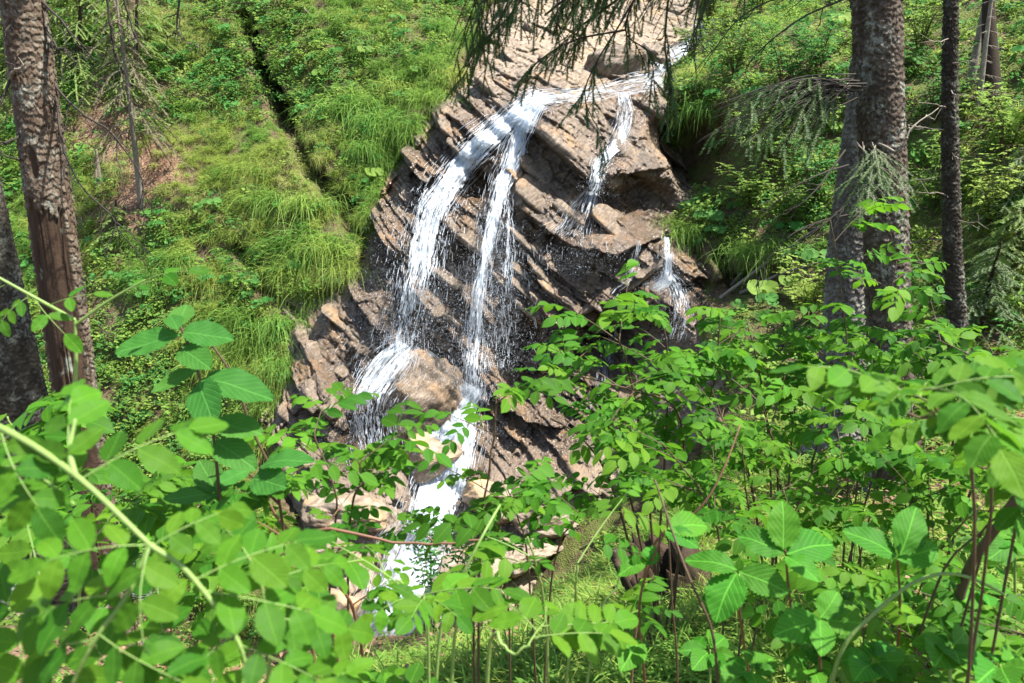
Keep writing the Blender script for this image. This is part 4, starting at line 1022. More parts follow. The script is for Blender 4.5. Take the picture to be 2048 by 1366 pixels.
def spruce(label, pts, rads, seed, mat='bark', top=14.0, res=.008, plate=(.038, .05), depth=.008, peel=None, crown=(4.6, 14, 1.9, 18), zcut=1.7, tilt=.6):
    """pts: pixel axis points [(px, py, Y), ...] from low to high; goes on straight to the ground and to the tip"""
    P = np.array([at(*p) for p in pts]) if not isinstance(pts, np.ndarray) else pts; d0 = (P[1] - P[0]) / (P[1][2] - P[0][2]); d1 = (P[-1] - P[-2]) / (P[-1][2] - P[-2][2])
    b = P[0].copy()
    while b[2] > ground(b[0], b[1]) - .08 and b[2] > -8: b = b - d0 * .02
    d1 = d1 * np.array([.6, .6, 1]); tip = P[-1] + d1 * (top - P[-1][2])
    A = np.concatenate([[b], P, [tip]]); R = np.concatenate([[rads[0] * 1.08], rads, [.02]])
    root = empty('spruce_tree', A[0]); tag(root, label, 'tree')
    me = trunk_mesh('trunk', A - A[0], R, seed, plate, depth, res, zcut - A[0][2], (lambda TH, S, Z: peel(TH, S, Z + A[0][2])) if peel else None, tilt)
    obj('trunk', me, M[mat], root)
    fn = lambda z: np.array([np.interp(z, A[:, 2], A[:, k]) for k in range(3)])
    if crown:
        w, n = crown_mesh(lambda z: fn(z) - A[0], crown[0], crown[1], seed + 50, crown[3], crown[2])
        w.transform(Matrix.Translation((0, 0, 0))); bo = obj('bough', w, M['darkbark'], root); obj('crown', n, M['needle'], root)
    return root, A, fn
def child(root, name, mb, mat, parent=None):
    me = mb.mesh(name); me.transform(Matrix.Translation(-Vector(root.location))); return obj(name, me, M[mat], parent or root)

def peel_left(TH, S, Z):
    fr = sstep(.9, .6, np.abs(np.mod(TH + math.pi / 2 - .05 + math.pi, 2 * math.pi) - math.pi) / 1.45)     # the side that faces the stream path
    zt = -.19 + .09 * fbm(TH * 2.2, Z * 0 + 1.3, 77, 3) + .03 * np.sign(np.sin(TH * 9))
    a = sstep(.012, -.012, Z - zt) * sstep(.35, .55, fr + .25 * fbm(TH * 3, Z * 2.5, 78, 3))
    b = sstep(1.0, .6, np.hypot((np.mod(TH + math.pi / 2 + math.pi, 2 * math.pi) - math.pi - .05) / .28, (Z - .055) / .10) + .25 * fbm(TH * 6, Z * 14, 79, 2))
    return np.clip(a + b, 0, 1)
r = np.random.default_rng(3)
left_tree, LA, lfn = spruce('scaly spruce with a long peeled strip of bare brown wood', [(152,790,4.6),(97,400,4.6),(46,0,4.6)], [.122,.120,.112], 501, 'bark', res=.0055, plate=(.034,.040), depth=.0062, peel=peel_left, tilt=.9)
far_left, _, _ = spruce('dark fissured spruce standing behind the peeled spruce', [(26,760,5.6),(-52,400,5.6),(-130,0,5.6)], [.19,.18,.17], 502, 'darkbark', res=.009, plate=(.03,.035), depth=.006)
main_right, RA, rfn = spruce('tall flaky spruce carrying the drooping dead bough', [(1792,960,5.0),(1772,500,5.0),(1752,0,5.0)], [.145,.132,.14], 503, 'brownbark', res=.0065, plate=(.03,.035), depth=.008)
second_right, _, _ = spruce('grey spruce leaning behind the tall flaky spruce', [(1682,740,5.9),(1703,480,5.9),(1738,160,5.9),(1760,-40,5.9)], [.172,.16,.13,.12], 504, 'greybark', res=.007, plate=(.028,.045), depth=.010)
thin_right, TA, tfn = spruce('slim dark spruce with short dead stubs', [(1920,760,6.4),(1905,500,6.4),(1899,200,6.4),(1902,0,6.4)], [.08,.068,.056,.05], 505, 'darkbark', res=.009, plate=(.03,.03), depth=.011, top=8)
# boughs of the tall flaky spruce that hang down in front of the fall
r = np.random.default_rng(8)
def hanging_bough(start, end, n, root, tw=.5, seed=1, mat='needle', droop=.8, y_jit=.25, nl=.014):
    rr = np.random.default_rng(seed); w, nd = MB(), MB()
    s = np.asarray(start); e = np.asarray(end); P = spline([s, (s + e) / 2 + np.array([0, 0, .18]), e], 12)
    tube(P, np.linspace(.02, .007, 12), 5, w)
    d = (e - s) / np.linalg.norm(e - s)
    for k in range(n):
        i = rr.uniform(2, 10.9); p = P[int(i)] + (P[int(i) + 1] - P[int(i)]) * (i % 1)
        q = d * .5 + np.array([rr.normal(0, .35), rr.normal(0, .4), -rr.uniform(.5, 1.3)])
        spray(w, nd, p, q, tw * rr.uniform(.45, 1.15), rr, .25, 8, .5, nl, .0065, .0022, .004, sag=1.3)
    b = child(root, 'branch', w, 'darktwig'); child(root, 'needles', nd, mat, b)
hanging_bough(rfn(2.05), at(900, -10, 5.4), 40, main_right, .55, 21)
hanging_bough(rfn(1.75), at(955, 10, 5.9), 26, main_right, .50, 22)
hanging_bough(rfn(1.95), at(1090, 30, 5.2), 34, main_right, .42, 23)
hanging_bough(rfn(1.6), at(1150, 60, 5.6), 34, main_right, .42, 24)
def drop_spray(pts, root, n, L, seed, bare=.0, mat='needle', rad=.007):
    rr = np.random.default_rng(seed); w, nd = MB(), MB(); P = spline([at(*p) for p in pts], 14); tube(P, np.linspace(rad, rad * .35, 14), 5, w)
    for k in range(n):
        i = 3 + (k + rr.random()) / n * 9.8; p = P[int(i)] + (P[int(i) + 1] - P[int(i)]) * (i % 1); d = P[int(i) + 1] - P[int(i)]; d /= np.linalg.norm(d)
        q = d * .8 + np.array([rr.normal(0, .5), rr.normal(0, .3), -.35]); spray(w, nd, p, q, L * rr.uniform(.5, 1.15), rr, .3, 7, .5, .013, .0065, .0022, .003, bare)
    b = child(root, 'branch', w, 'darktwig'); child(root, 'needles', nd, mat, b)
drop_spray([(1300,-60,5.3),(1245,40,5.3),(1190,130,5.3),(1170,200,5.3),(1215,290,5.3)], main_right, 9, .22, 31)
drop_spray([(1290,-50,5.4),(1250,60,5.4),(1300,110,5.4),(1310,200,5.4)], main_right, 9, .2, 32)
drop_spray([(1080,-60,5.6),(1020,30,5.6),(960,90,5.6),(925,160,5.6)], main_right, 12, .26, 33)
drop_spray([(1250,60,5.3),(1150,80,5.3),(1080,120,5.3),(1050,160,5.3)], main_right, 8, .2, 34)
drop_spray([(1340,-40,5.4),(1330,90,5.4),(1340,170,5.4),(1330,230,5.4)], main_right, 8, .2, 35, .1)
# bare dark twigs above the fall and along the left trunk
def bare(pts, root, seed, rad=.008, nsub=5, sub=.4, hang=.7, mat='darktwig', depth=1):
    mb = MB(); dead_branch(mb, [at(*p) for p in pts], np.random.default_rng(seed), rad, nsub, sub, hang, depth); return child(root, 'dead_branch', mb, mat)
for k, pts in enumerate([[(1700,-60,5.2),(1500,20,5.2),(1385,150,5.2)], [(1420,-60,5.1),(1385,60,5.1),(1395,190,5.1)], [(1440,-60,5.1),(1400,40,5.1),(1360,120,5.1)], [(1120,-60,5.0),(1115,20,5.0),(1135,95,5.0)], [(1760,-30,5.0),(1600,40,5.0),(1500,130,5.1),(1505,180,5.1)]]):
    bare(pts, main_right, 40 + k, .007, 4, .35)
for k, pts in enumerate([[(85,0,4.6),(130,60,4.5),(185,125,4.5)], [(95,55,4.6),(115,110,4.5),(130,172,4.5)], [(100,85,4.6),(130,100,4.5),(148,112,4.5)], [(108,170,4.6),(150,225,4.5),(215,270,4.4),(270,360,4.4),(268,420,4.4)],
        [(112,190,4.6),(125,280,4.4),(165,370,4.4),(235,440,4.3),(240,500,4.3)], [(212,-60,4.3),(225,60,4.3),(245,150,4.3)], [(235,-60,4.3),(255,30,4.3),(272,80,4.3)], [(365,-60,4.5),(350,40,4.5),(345,60,4.5)]]):
    bare(pts, left_tree, 60 + k, .008, 6, .45, .9)
for k, pts in enumerate([[(20,160,4.5),(-10,250,4.4),(8,330,4.4)], [(40,270,4.5),(0,290,4.4),(-40,260,4.4)], [(60,330,4.6),(20,310,4.4),(-20,270,4.4)], [(30,40,4.5),(5,90,4.4),(15,180,4.4)]]): bare(pts, left_tree, 75 + k, .008, 4, .4, .6)
bare([(22,155,4.5),(38,140,4.4),(50,128,4.35)], left_tree, 80, .012, 1, .3, 0, 'deadwood', 0)
# the drooping dead bough with fine twigs on the tall flaky spruce
rr = np.random.default_rng(90); mb, nd = MB(), MB(); nd2 = MB()
for k in range(58):
    s = np.array(at(1700 + rr.normal(0, 14), 172 + rr.normal(0, 10), 4.85)); e = np.array(at(rr.uniform(1390, 1640), rr.uniform(190, 330), rr.uniform(4.3, 4.9)))
    f = (1700 - 1024 - (e[0] / e[1] * F_PX)) / 300
    P = spline([s, (s + e) / 2 + np.array([0, 0, .07]), e], 9); tube(P, np.linspace(.005, .0014, 9), 3, mb, rr.random())
    for j in range(9):
        i = rr.integers(2, 8); l = rr.uniform(.05, .16); q = (P[-1] - P[0]) / np.linalg.norm(P[-1] - P[0]) * .6 + np.array([rr.normal(0, .3), rr.normal(0, .4), -rr.uniform(.1, .8)])
        Q = P[i] + q * l * np.linspace(0, 1, 4)[:, None] + np.array([0, 0, -.3 * l]) * (np.linspace(0, 1, 4)[:, None] ** 2); tube(Q, np.linspace(.0018, .0008, 4), 3, mb, rr.random(), False)
        if i > 3 and rr.random() < .9: needle_twig(nd, Q, rr, .012, .006, .002)
b = child(main_right, 'dead_branch', mb, 'darktwig'); child(main_right, 'needles', nd, 'needle', b)
rr = np.random.default_rng(91); mb, nd = MB(), MB()
for k in range(11):      # brownish bough in front of both trunks
    s = np.array(at(1735 + rr.normal(0, 10), 290 + rr.normal(0, 10), 4.7)); e = np.array(at(rr.uniform(1720, 1850), rr.uniform(330, 430), rr.uniform(4.2, 4.6)))
    spray(mb, nd, s, e - s, np.linalg.norm(e - s), rr, .2, 8, .5, .012, .006, .002, .003, .2)
b = child(main_right, 'dead_branch', mb, 'deadwood'); child(main_right, 'needles', nd, 'needle', b)
for k, pts in enumerate([[(1755,290,4.9),(1800,310,4.6),(1830,260,4.6),(1880,225,4.7)], [(1740,380,5.8),(1650,450,5.7),(1540,530,5.7)], [(1735,420,5.8),(1600,460,5.7),(1500,560,5.7)], [(1700,330,5.8),(1600,370,5.6),(1480,470,5.6)], [(1690,300,5.8),(1620,390,5.6),(1560,430,5.6)]]):
    bare(pts, main_right if k == 0 else second_right, 95 + k, .010 if k == 0 else .008, 5, .3, .3, 'deadwood' if k == 0 else 'darktwig')
for k in range(14):
    z = -1.2 + k * .17; c = tfn(z); a = r.uniform(2.2, 5.2); e = c + np.array([math.cos(a), math.sin(a), r.uniform(-.3, .2)]) * r.uniform(.12, .45)
    mb = MB(); dead_branch(mb, [c, (c + e) / 2 + r.normal(0, .02, 3), e], r, .006, 3, .5, .3, 0); child(thin_right, 'dead_branch', mb, 'deadwood')
# roots of the boughs reach the trunk; saplings on the far slopes
def sapling(label, base, top, rad, seed, mat='deadwood', nbr=0, nmat=None, L=.5, lo=.3, droop=.5, bare_=0.0, name='spruce_sapling', cat='sapling'):
    rr = np.random.default_rng(seed); base = np.asarray(base); top = np.asarray(top)
    root = empty(name, base); tag(root, label, cat); P = spline([base, (base + top) / 2 + rr.normal(0, .02, 3), top], 20); mb = MB(); tube(P, np.linspace(rad, rad * .35, 20), 7, mb); child(root, 'trunk', mb, mat)
    if nbr:
        w, nd = MB(), MB()
        for k in range(nbr):
            f = lo + (1 - lo) * k / nbr; i = f * 18.9; p = P[int(i)]; a = k * 2.4 + rr.normal(0, .3)
            spray(w, nd if nmat else None, p, np.array([math.cos(a), math.sin(a), -.15]), L * (1.15 - .8 * f) * rr.uniform(.7, 1.2), rr, droop, 9, .45, .022, .010, .004, .005, bare_)
        bo = child(root, 'branch', w, 'deadwood')
        if nmat: child(root, 'needles', nd, nmat, bo)
    return root
q = hit(283., 415.); sapling('pale leaning dead sapling with drooping twiggy top on the littered slope', q, at(228, -40, q[1] - .8), .055, 601, 'deadwood', 60, 'deadneedle', 1.0, .38, .7, .35, 'dead_sapling')
q = hit(198., 372.); sapling('broken reddish stub of a sapling on the littered slope', q, at(192, 300, q[1] - .1), .06, 602, 'deadwood', name='broken_sapling')
for k, (px, py, tx, ty, L, n, lab) in enumerate([(150,150,165,-150,1.3,60,'young yellow-green spruce on the slope behind the peeled spruce'),(60,130,70,-160,1.2,50,'young yellow-green spruce between the two dark trunks on the far slope'),(270,190,275,-80,1.1,45,'young pale green spruce beside the leaning dead sapling'),(230,480,232,400,.45,26,'tiny light green spruce below the littered patch')]):
    q = hit(float(px), float(py)); sapling(lab, q, at(tx, ty, q[1] + .1), .05, 610 + k, 'darkbark', n, 'youngneedle', L, .05, .35)
q = hit(1955., 220.); sapling('thin pale leaning sapling with short bare twigs on the shady slope', q, at(1990, -60, q[1] - .2), .045, 620, 'deadwood', 22, None, .35, .1, .1, name='dead_sapling')
q = hit(1940., 170.); sapling('thin brownish pole crossing the pale leaning sapling', q, at(1985, -80, q[1] - .1), .06, 621, 'deadwood', 14, None, .4, .1, .2, name='dead_sapling')
q = hit(1985., 200.); sapling('short thick mossy trunk behind the pale leaning sapling', q, at(1975, -100, q[1] + .3), .13, 622, 'darkbark', 0, name='mossy_trunk', cat='tree')
for k, (px, py, L, lab) in enumerate([(2010,560,.7,'bushy young spruce on the mossy shady slope'),(1960,660,.6,'low young spruce beside the slim dark spruce'),(2040,430,.7,'young spruce with spreading tiers under the mossy shady slope')]):
    q = hit(float(px), float(py)); sapling(lab, q, q + np.array([.05, -.1, .95]), .03, 630 + k, 'darkbark', 34, 'needle' if k else 'youngneedle', L, .05, .3)
# ------------------------------------------------------------------ shrubs in front
def leaflet_mesh(name, n, serr, seed, wid=.58, fold=.16, curl=.16, blunt=1.0, tipw=0.0):
    """one toothed leaflet, length 1 along +Y from the origin, lying in XY"""
    r = np.random.default_rng(seed); t = np.linspace(0, 1, n + 1)
    w = np.sin(np.pi * t ** (0.80 + .1 * blunt)) ** (.72) * wid / 2; w[0] = w[-1] = 0
    saw = 1 + serr * (np.arange(n + 1) % 2) * -1; w = w * saw
    bend = curl * t ** 2 + .02 * np.sin(t * 7 + seed); twist = r.normal(0, .12)
    mid = np.stack([.02 * np.sin(t * 3 + seed), t, -bend], -1)
    def side(s, f):
        return np.stack([mid[:, 0] + s * w * f, t + (0.03 * (np.arange(n + 1) % 2) if f == 1 else 0), -bend + w * f * (fold + s * twist) + .012 * np.sin(t * 22 + s) * f], -1)
    cols = [side(-1, 1.), side(-1, .5), mid, side(1, .5), side(1, 1.)]
    V = np.stack(cols, 1).reshape(-1, 3); Fq = grid_faces(5, n + 1)
    u = np.stack([.5 + s * w / wid * f for s, f in ((-1, 1), (-1, .5), (0, 0), (1, .5), (1, 1))], 1).reshape(-1); v = np.repeat(t, 5)
    return V, Fq, np.stack([u, v], -1)
def simple_leaflet(n=4, wid=.58, seed=0, curl=.18, fold=.2):
    r = np.random.default_rng(seed); t = np.linspace(0, 1, n + 1); w = np.sin(np.pi * t ** .88) ** .72 * wid / 2; w[0] = w[-1] = .0; tw = r.normal(0, .15)
    b = curl * t ** 2; mid = np.stack([0 * t, t, -b], -1)
    L = np.stack([-w, t, -b + w * (fold - tw)], -1); R_ = np.stack([w, t, -b + w * (fold + tw)], -1)
    V = np.stack([L, mid, R_], 1).reshape(-1, 3); return V, grid_faces(3, n + 1), np.stack([np.stack([.5 - w / wid, .5 + 0 * t, .5 + w / wid], 1).reshape(-1), np.repeat(t, 3)], -1)
def pinnate_layout(pairs, r, spread=1.05, droop=.25):
    """leaflet places on a rachis of length 1: (position, direction angle, size)"""
    out = []
    for k in range(pairs):
        f = .26 + .62 * k / max(1, pairs - 1) if pairs > 1 else .5
        for s in (-1, 1): out.append((f + r.normal(0, .015), s * spread * r.uniform(.85, 1.15), .37 * (0.75 + .3 * math.sin(math.pi * (k + 1) / (pairs + 1))) * r.uniform(.88, 1.12)))
    out.append((1.0, r.normal(0, .1), .40 * r.uniform(.9, 1.1)))
    return out
def rachis_pt(f, droop): return np.array([0.03 * math.sin(f * 3), f, .12 * math.sin(f * 2.0) - droop * f ** 2])
def mat3(e1, e2, e3): return np.stack([e1, e2, e3], 1)
def leaflet_frame(f, ang, droop, r):
    base = rachis_pt(f, droop); slope = (rachis_pt(f + .02, droop) - rachis_pt(f - .02, droop)); slope /= np.linalg.norm(slope)
    d = rot_about(slope, np.array([0, 0, 1.]), -ang); d[2] -= r.uniform(-.05, .3) * (abs(ang) > .3); d /= np.linalg.norm(d)
    up = np.array([r.normal(0, .16), r.normal(0, .16), 1.]); e1 = np.cross(d, up); e1 /= np.linalg.norm(e1); return base, mat3(e1, d, np.cross(e1, d))
def rose_leaf(name, pairs, seed, droop=.25, n=4, mat=None):
    r = np.random.default_rng(seed); mb = MB()
    for f, a, s in pinnate_layout(pairs, r, 1.1):
        b, Rm = leaflet_frame(f, a, droop, r); V, Fq, uv = simple_leaflet(n, r.uniform(.55, .68), int(r.integers(1e6)), r.uniform(.05, .35), r.uniform(.1, .3))
        mb.add((V * s) @ Rm.T + b, Fq, r.random(), uv)
    me0 = mb
    P = np.array([rachis_pt(f, droop) for f in np.linspace(0, 1, 6)]); tube(P, np.linspace(.011, .005, 6), 3, mb)
    me = mb.mesh(name); me.materials.append(M['rose']); return me
ROSE = [rose_leaf('rose_leaf', p, 700 + k, dr) for k, (p, dr) in enumerate([(3, .15), (4, .3), (4, .2), (3, .4), (4, .45), (3, .25), (4, .1)])]
HI = []
for k in range(5):
    V, Fq, uv = leaflet_mesh('leaflet', 18, .07, 720 + k, [.62, .56, .66, .6, .7][k], .14, [.1, .2, .15, .28, .06][k])
    me = mesh_np('leaflet', V, Fq, True, None, uv); me.materials.append(M['rose']); HI.append(me)
def rachis_mesh(seed, droop):
    mb = MB(); P = np.array([rachis_pt(f, droop) for f in np.linspace(0, 1, 8)]); tube(P, np.linspace(.010, .005, 8), 5, mb); me = mb.mesh('leaf_stalk'); me.materials.append(M['greenstem']); return me
RACHIS = [(d, rachis_mesh(0, d)) for d in (.1, .2, .35)]
def frame_from(d, nrm):
    d = np.asarray(d, float); d = d / np.linalg.norm(d); e1 = np.cross(d, nrm); e1 /= np.linalg.norm(e1) + 1e-9; e3 = np.cross(e1, d)
    return Matrix(((e1[0], d[0], e3[0]), (e1[1], d[1], e3[1]), (e1[2], d[2], e3[2])))
def place(o, p, d, nrm, s, origin):
    m = frame_from(d, nrm).to_4x4(); m = Matrix.Translation(Vector(p) - Vector(origin)) @ m @ Matrix.Scale(s, 4)
    o.matrix_basis = m
def leaf_obj(root, p, d, nrm, s, r, split=False, pairs=None):
    if not split:
        o = obj('leaf', ROSE[int(r.integers(len(ROSE)))], None, root); place(o, p, d, nrm, s, root.location); return o
    dr, me = RACHIS[int(r.integers(3))]; o = obj('leaf', me, None, root); place(o, p, d, nrm, s, root.location)
    for f, a, sz in pinnate_layout(pairs or int(r.integers(3, 5)), r, 1.05):
        b, Rm = leaflet_frame(f, a, dr, r); c = obj('leaflet', HI[int(r.integers(5))], None, o)
        c.matrix_basis = Matrix.Translation(b) @ Matrix([list(x) for x in Rm]).to_4x4() @ Matrix.Scale(sz * 1.12, 4)
    return o
def leaf_normal(r, tilt=.35):
    return np.array([r.normal(0, tilt), r.normal(-.25, tilt), 1.0])
def relax(P, n=14):
    P = P.copy()
    for _ in range(n): P[1:-1] = (P[:-2] + P[1:-1] + P[2:]) / 3
    return P
def rose_shrub(label, base, canes, seed, nleaf, size=.10, twig=.22, mat='cane', split=False, rad=.004, group=None, tilt=.35, along=.25, name='rose_shrub'):
    """canes: lists of 3-D points from the ground up; leafy twigs grow from the upper part of each cane"""
    r = np.random.default_rng(seed); root = empty(name, base); tag(root, label, 'shrub', group); leaves = 0
    L = [np.linalg.norm(np.diff(np.asarray(c), axis=0), axis=1).sum() * (1 - along) for c in canes]; tot = sum(L)
    for c, l in zip(canes, L):
        P = relax(spline(c, 26)); P = P + np.cumsum(r.normal(0, .002, P.shape), 0) * np.linspace(0, 1, 26)[:, None]; mb = MB(); tube(P, np.linspace(rad, rad * .45, 26), 5, mb)
        n = max(3, int(round(nleaf * l / tot))); k = 0; pts = []
        while k < n:
            f = along + (1 - along) * r.random() ** .8; i = min(24.9, f * 25); p = P[int(i)] + (P[int(i) + 1] - P[int(i)]) * (i % 1); td = P[int(i) + 1] - P[int(i)]; td /= np.linalg.norm(td)
            a = r.uniform(0, 6.28); q = td * .5 + np.array([math.cos(a), math.sin(a) * .8, r.uniform(-.1, .5)]); q /= np.linalg.norm(q)
            tl = twig * r.uniform(.4, 1.2); T = p + q * tl * np.linspace(0, 1, 6)[:, None] + np.array([0, 0, -.12 * tl]) * (np.linspace(0, 1, 6)[:, None] ** 2)
            tube(T, np.linspace(rad * .45, rad * .22, 6), 4, mb)
            m = int(r.integers(3, 6))
            for j in range(m):
                g = (.3 + .7 * j / (m - 1)) * 4.99; b = T[int(g)] + (T[int(g) + 1] - T[int(g)]) * (g % 1); az = (1 if j % 2 else -1) * r.uniform(.5, 1.2) * (0.3 if j == m - 1 else 1)
                d = rot_about(q * np.array([1, 1, .3]), np.array([0, 0, 1.]), az); d[2] += r.normal(0, .15)
                leaf_obj(root, b, d, leaf_normal(r, tilt), size * r.uniform(.55, 1.25), r, split); k += 1
        me = mb.mesh('cane'); me.transform(Matrix.Translation(-Vector(base))); obj('cane', me, M[mat], root)
    return root
def A3(*pts): return [np.array(at(*p)) for p in pts]
def rooted(px, py, Y):
    """a spot on the near bank straight below (or at) a pixel point"""
    p = np.array(at(px, py, Y)); return np.array([p[0], p[1], ground(p[0], p[1]) - .02])

shr = []
def S(label, basepx, canes, seed, n, size, **k):
    b = rooted(*basepx); cs = [[b + np.array([random.uniform(-.05, .05), random.uniform(-.05, .05), 0])] + A3(*c) for c in canes]
    return rose_shrub(label, b, cs, seed, n, size, **k)
# the big rose bush right of the fall's foot
S('large rose bush spreading in front of the small separate fall', (1330,1000,2.5), [
   [(1250,950,2.4),(1190,800,2.35),(1120,700,2.3)], [(1290,900,2.4),(1260,760,2.35),(1230,650,2.3)], [(1330,900,2.5),(1340,720,2.5),(1330,620,2.5)],
   [(1230,980,2.3),(1170,880,2.2),(1100,820,2.2)], [(1400,900,2.5),(1430,760,2.5),(1440,640,2.5)], [(1380,850,2.3),(1300,800,2.2),(1240,770,2.1)]], 1001, 135, .115, twig=.22, rad=.005)
S('bushy rose beside the grey leaning spruce', (1560,1000,2.7), [
   [(1540,900,2.7),(1520,760,2.7),(1490,640,2.7)], [(1580,900,2.8),(1600,780,2.8),(1600,660,2.8)], [(1500,930,2.5),(1450,850,2.4),(1420,760,2.4)], [(1620,930,2.6),(1650,830,2.6),(1660,740,2.6)], [(1560,950,2.4),(1540,860,2.3),(1520,800,2.2)]], 1002, 120, .115, rad=.005)
S('tall rose sending shoots up between the right-hand trunks'.replace('right-hand ', 'paired spruce '), (1700,1050,2.6), [
   [(1720,900,2.6),(1760,700,2.6),(1790,520,2.6)], [(1700,900,2.5),(1690,650,2.5),(1660,450,2.5)], [(1760,950,2.6),(1850,780,2.6),(1900,640,2.6)], [(1740,980,2.4),(1790,850,2.3),(1830,740,2.3)]], 1003, 95, .12, rad=.004, mat='cane')
S('loose rose with thorny brown canes by the dark stump', (1480,1200,1.9), [
   [(1450,1100,1.8),(1400,980,1.8),(1330,900,1.75)], [(1500,1100,1.9),(1490,1000,1.9),(1470,900,1.9)], [(1540,1120,1.9),(1600,1000,1.9),(1650,900,1.9)]], 1004, 70, .10, rad=.0035)
S('rose with round leaflets under the slim dark spruce', (1900,1050,2.3), [
   [(1900,950,2.3),(1920,820,2.3),(1950,700,2.3)], [(1950,950,2.2),(2000,840,2.2),(2040,760,2.2)], [(1860,980,2.1),(1830,900,2.0),(1800,840,2.0)], [(1980,1000,2.0),(2060,930,2.0),(2120,880,2.0)]], 1005, 100, .115, rad=.005)
S('low rose with yellowish leaflets beneath the tall flaky spruce', (1750,1180,1.9), [
   [(1720,1100,1.9),(1700,1000,1.9),(1680,930,1.9)], [(1780,1100,1.8),(1820,1000,1.8),(1850,930,1.8)], [(1840,1150,1.7),(1920,1060,1.6),(1980,1000,1.6)], [(1660,1130,1.8),(1600,1060,1.75),(1560,1000,1.7)]], 1006, 90, .095, rad=.003)
S('slender upright rose whose dark cane stands before the white chute', (930,1366,1.6), [
   [(940,1200,1.55),(960,1050,1.5),(975,930,1.5),(985,800,1.5)], [(955,1050,1.5),(1000,1000,1.48),(1050,980,1.45)]], 1007, 20, .085, twig=.10, rad=.0035, along=.45)
S('small rose with fine dark leaflets beside the slender upright rose', (1060,1250,1.7), [
   [(1060,1150,1.6),(1050,1050,1.6),(1030,960,1.6)], [(1100,1150,1.6),(1130,1060,1.55),(1160,1000,1.5)], [(1020,1180,1.5),(1000,1110,1.45),(1010,1060,1.4)]], 1008, 18, .085, twig=.14, rad=.003)
S('thin rose shoot in front of the dark gap beside the boulder', (640,1300,1.5), [
   [(650,1150,1.4),(690,1000,1.35),(640,860,1.35)], [(690,1040,1.35),(720,980,1.32),(720,900,1.3)]], 1009, 15, .095, twig=.09, rad=.003, along=.5)
S('dense rose arching over the stream with a long brown cane', (720,1366,1.35), [
   [(735,1330,1.3),(700,1190,1.2),(620,1110,1.2),(560,1060,1.2)], [(560,1050,1.25),(700,1090,1.25),(850,1098,1.25),(1000,1095,1.25)], [(640,1150,1.2),(560,1080,1.15),(500,1000,1.15)], [(660,1220,1.1),(600,1150,1.05),(520,1100,1.0)]], 1010, 34, .08, twig=.13, rad=.004, mat='redstem')
S('rose shoots with blue-green leaflets over the grassy bank', (1120,1366,1.15), [
   [(1100,1280,1.1),(1080,1180,1.05),(1060,1080,1.0)], [(1140,1290,1.1),(1150,1180,1.05),(1160,1100,1.05)], [(1180,1300,1.15),(1240,1200,1.15),(1290,1120,1.15)]], 1011, 13, .085, twig=.12, rad=.003, mat='greenstem')
S('rose sprig with soft grey-green leaflets before the white rapids', (850,1366,.85), [[(870,1300,.82),(850,1220,.8),(830,1150,.8)], [(900,1320,.8),(930,1250,.78),(960,1190,.78)]], 1012, 7, .075, twig=.08, rad=.0025, mat='greenstem', split=True)
S('rose sprig spreading low over the fresh tall grass', (960,1366,.75), [[(960,1340,.7),(1010,1310,.66),(1060,1290,.65)]], 1013, 4, .08, twig=.06, rad=.0025, mat='greenstem', split=True)
# the close rose on the left, leaflet by leaflet
near = empty('rose_shrub', rooted(160, 1366, .75)); tag(near, 'close rose with large pale leaflets on a thick green shoot', 'shrub')
r = np.random.default_rng(55)
def near_cane(pts, rad, mat='greenstem'):
    mb = MB(); P = spline([np.array(at(*p)) for p in pts], 24); tube(P, np.linspace(rad, rad * .6, 24), 8, mb); me = mb.mesh('cane'); me.transform(Matrix.Translation(-Vector(near.location))); obj('cane', me, M[mat], near); return P
near_cane([(-160,800,.50),(0,855,.48),(150,950,.46),(300,1090,.44)], .0026)
near_cane([(300,1090,.44),(380,1150,.44),(480,1290,.43),(500,1400,.42)], .0019)
near_cane([(300,1090,.44),(255,1190,.43),(190,1280,.42),(120,1420,.42)], .0018)
near_cane([(150,950,.46),(140,900,.47),(150,840,.48)], .002)
near_cane([(530,1400,.5),(540,1300,.5),(525,1180,.5),(515,1150,.5)], .0018)
near_cane([(150,790,.95),(152,720,.95),(150,640,.95)], .003); near_cane([(150,640,.95),(60,590,.93),(-30,540,.92)], .0025); near_cane([(150,650,.95),(220,600,.95),(290,560,.95)], .002)
def near_leaf(p, tip, size=None, split=True, nrm=(0, -.55, .85), pairs=3, tw=0.0):
    p = np.array(at(*p)); t = np.array(at(*tip)); d = t - p; L = np.linalg.norm(d); n = np.array(nrm) + r.normal(0, .12, 3)
    return leaf_obj(near, p, d, n, size or L * .86, r, split, pairs)
near_leaf((140,960,.46),(120,745,.50),nrm=(.1,-.8,.55)); near_leaf((160,960,.46),(400,830,.50)); near_leaf((150,1010,.47),(-60,880,.52),nrm=(-.1,-.6,.8))
near_leaf((300,1090,.44),(60,1130,.42),nrm=(0,-.7,.7)); near_leaf((300,1095,.44),(470,990,.47)); near_leaf((300,1090,.44),(270,1340,.39),nrm=(0,-.8,.6)); near_leaf((255,1190,.43),(20,1240,.43)); near_leaf((190,1280,.42),(-20,1350,.43)); near_leaf((200,1270,.42),(380,1370,.39))
near_leaf((390,1160,.44),(620,1060,.47)); near_leaf((400,1180,.44),(650,1230,.45)); near_leaf((480,1290,.43),(660,1360,.42)); near_leaf((470,1270,.43),(330,1400,.40)); near_leaf((520,1170,.5),(690,1100,.53)); near_leaf((515,1150,.5),(420,1020,.54)); near_leaf((530,1230,.5),(720,1260,.52))
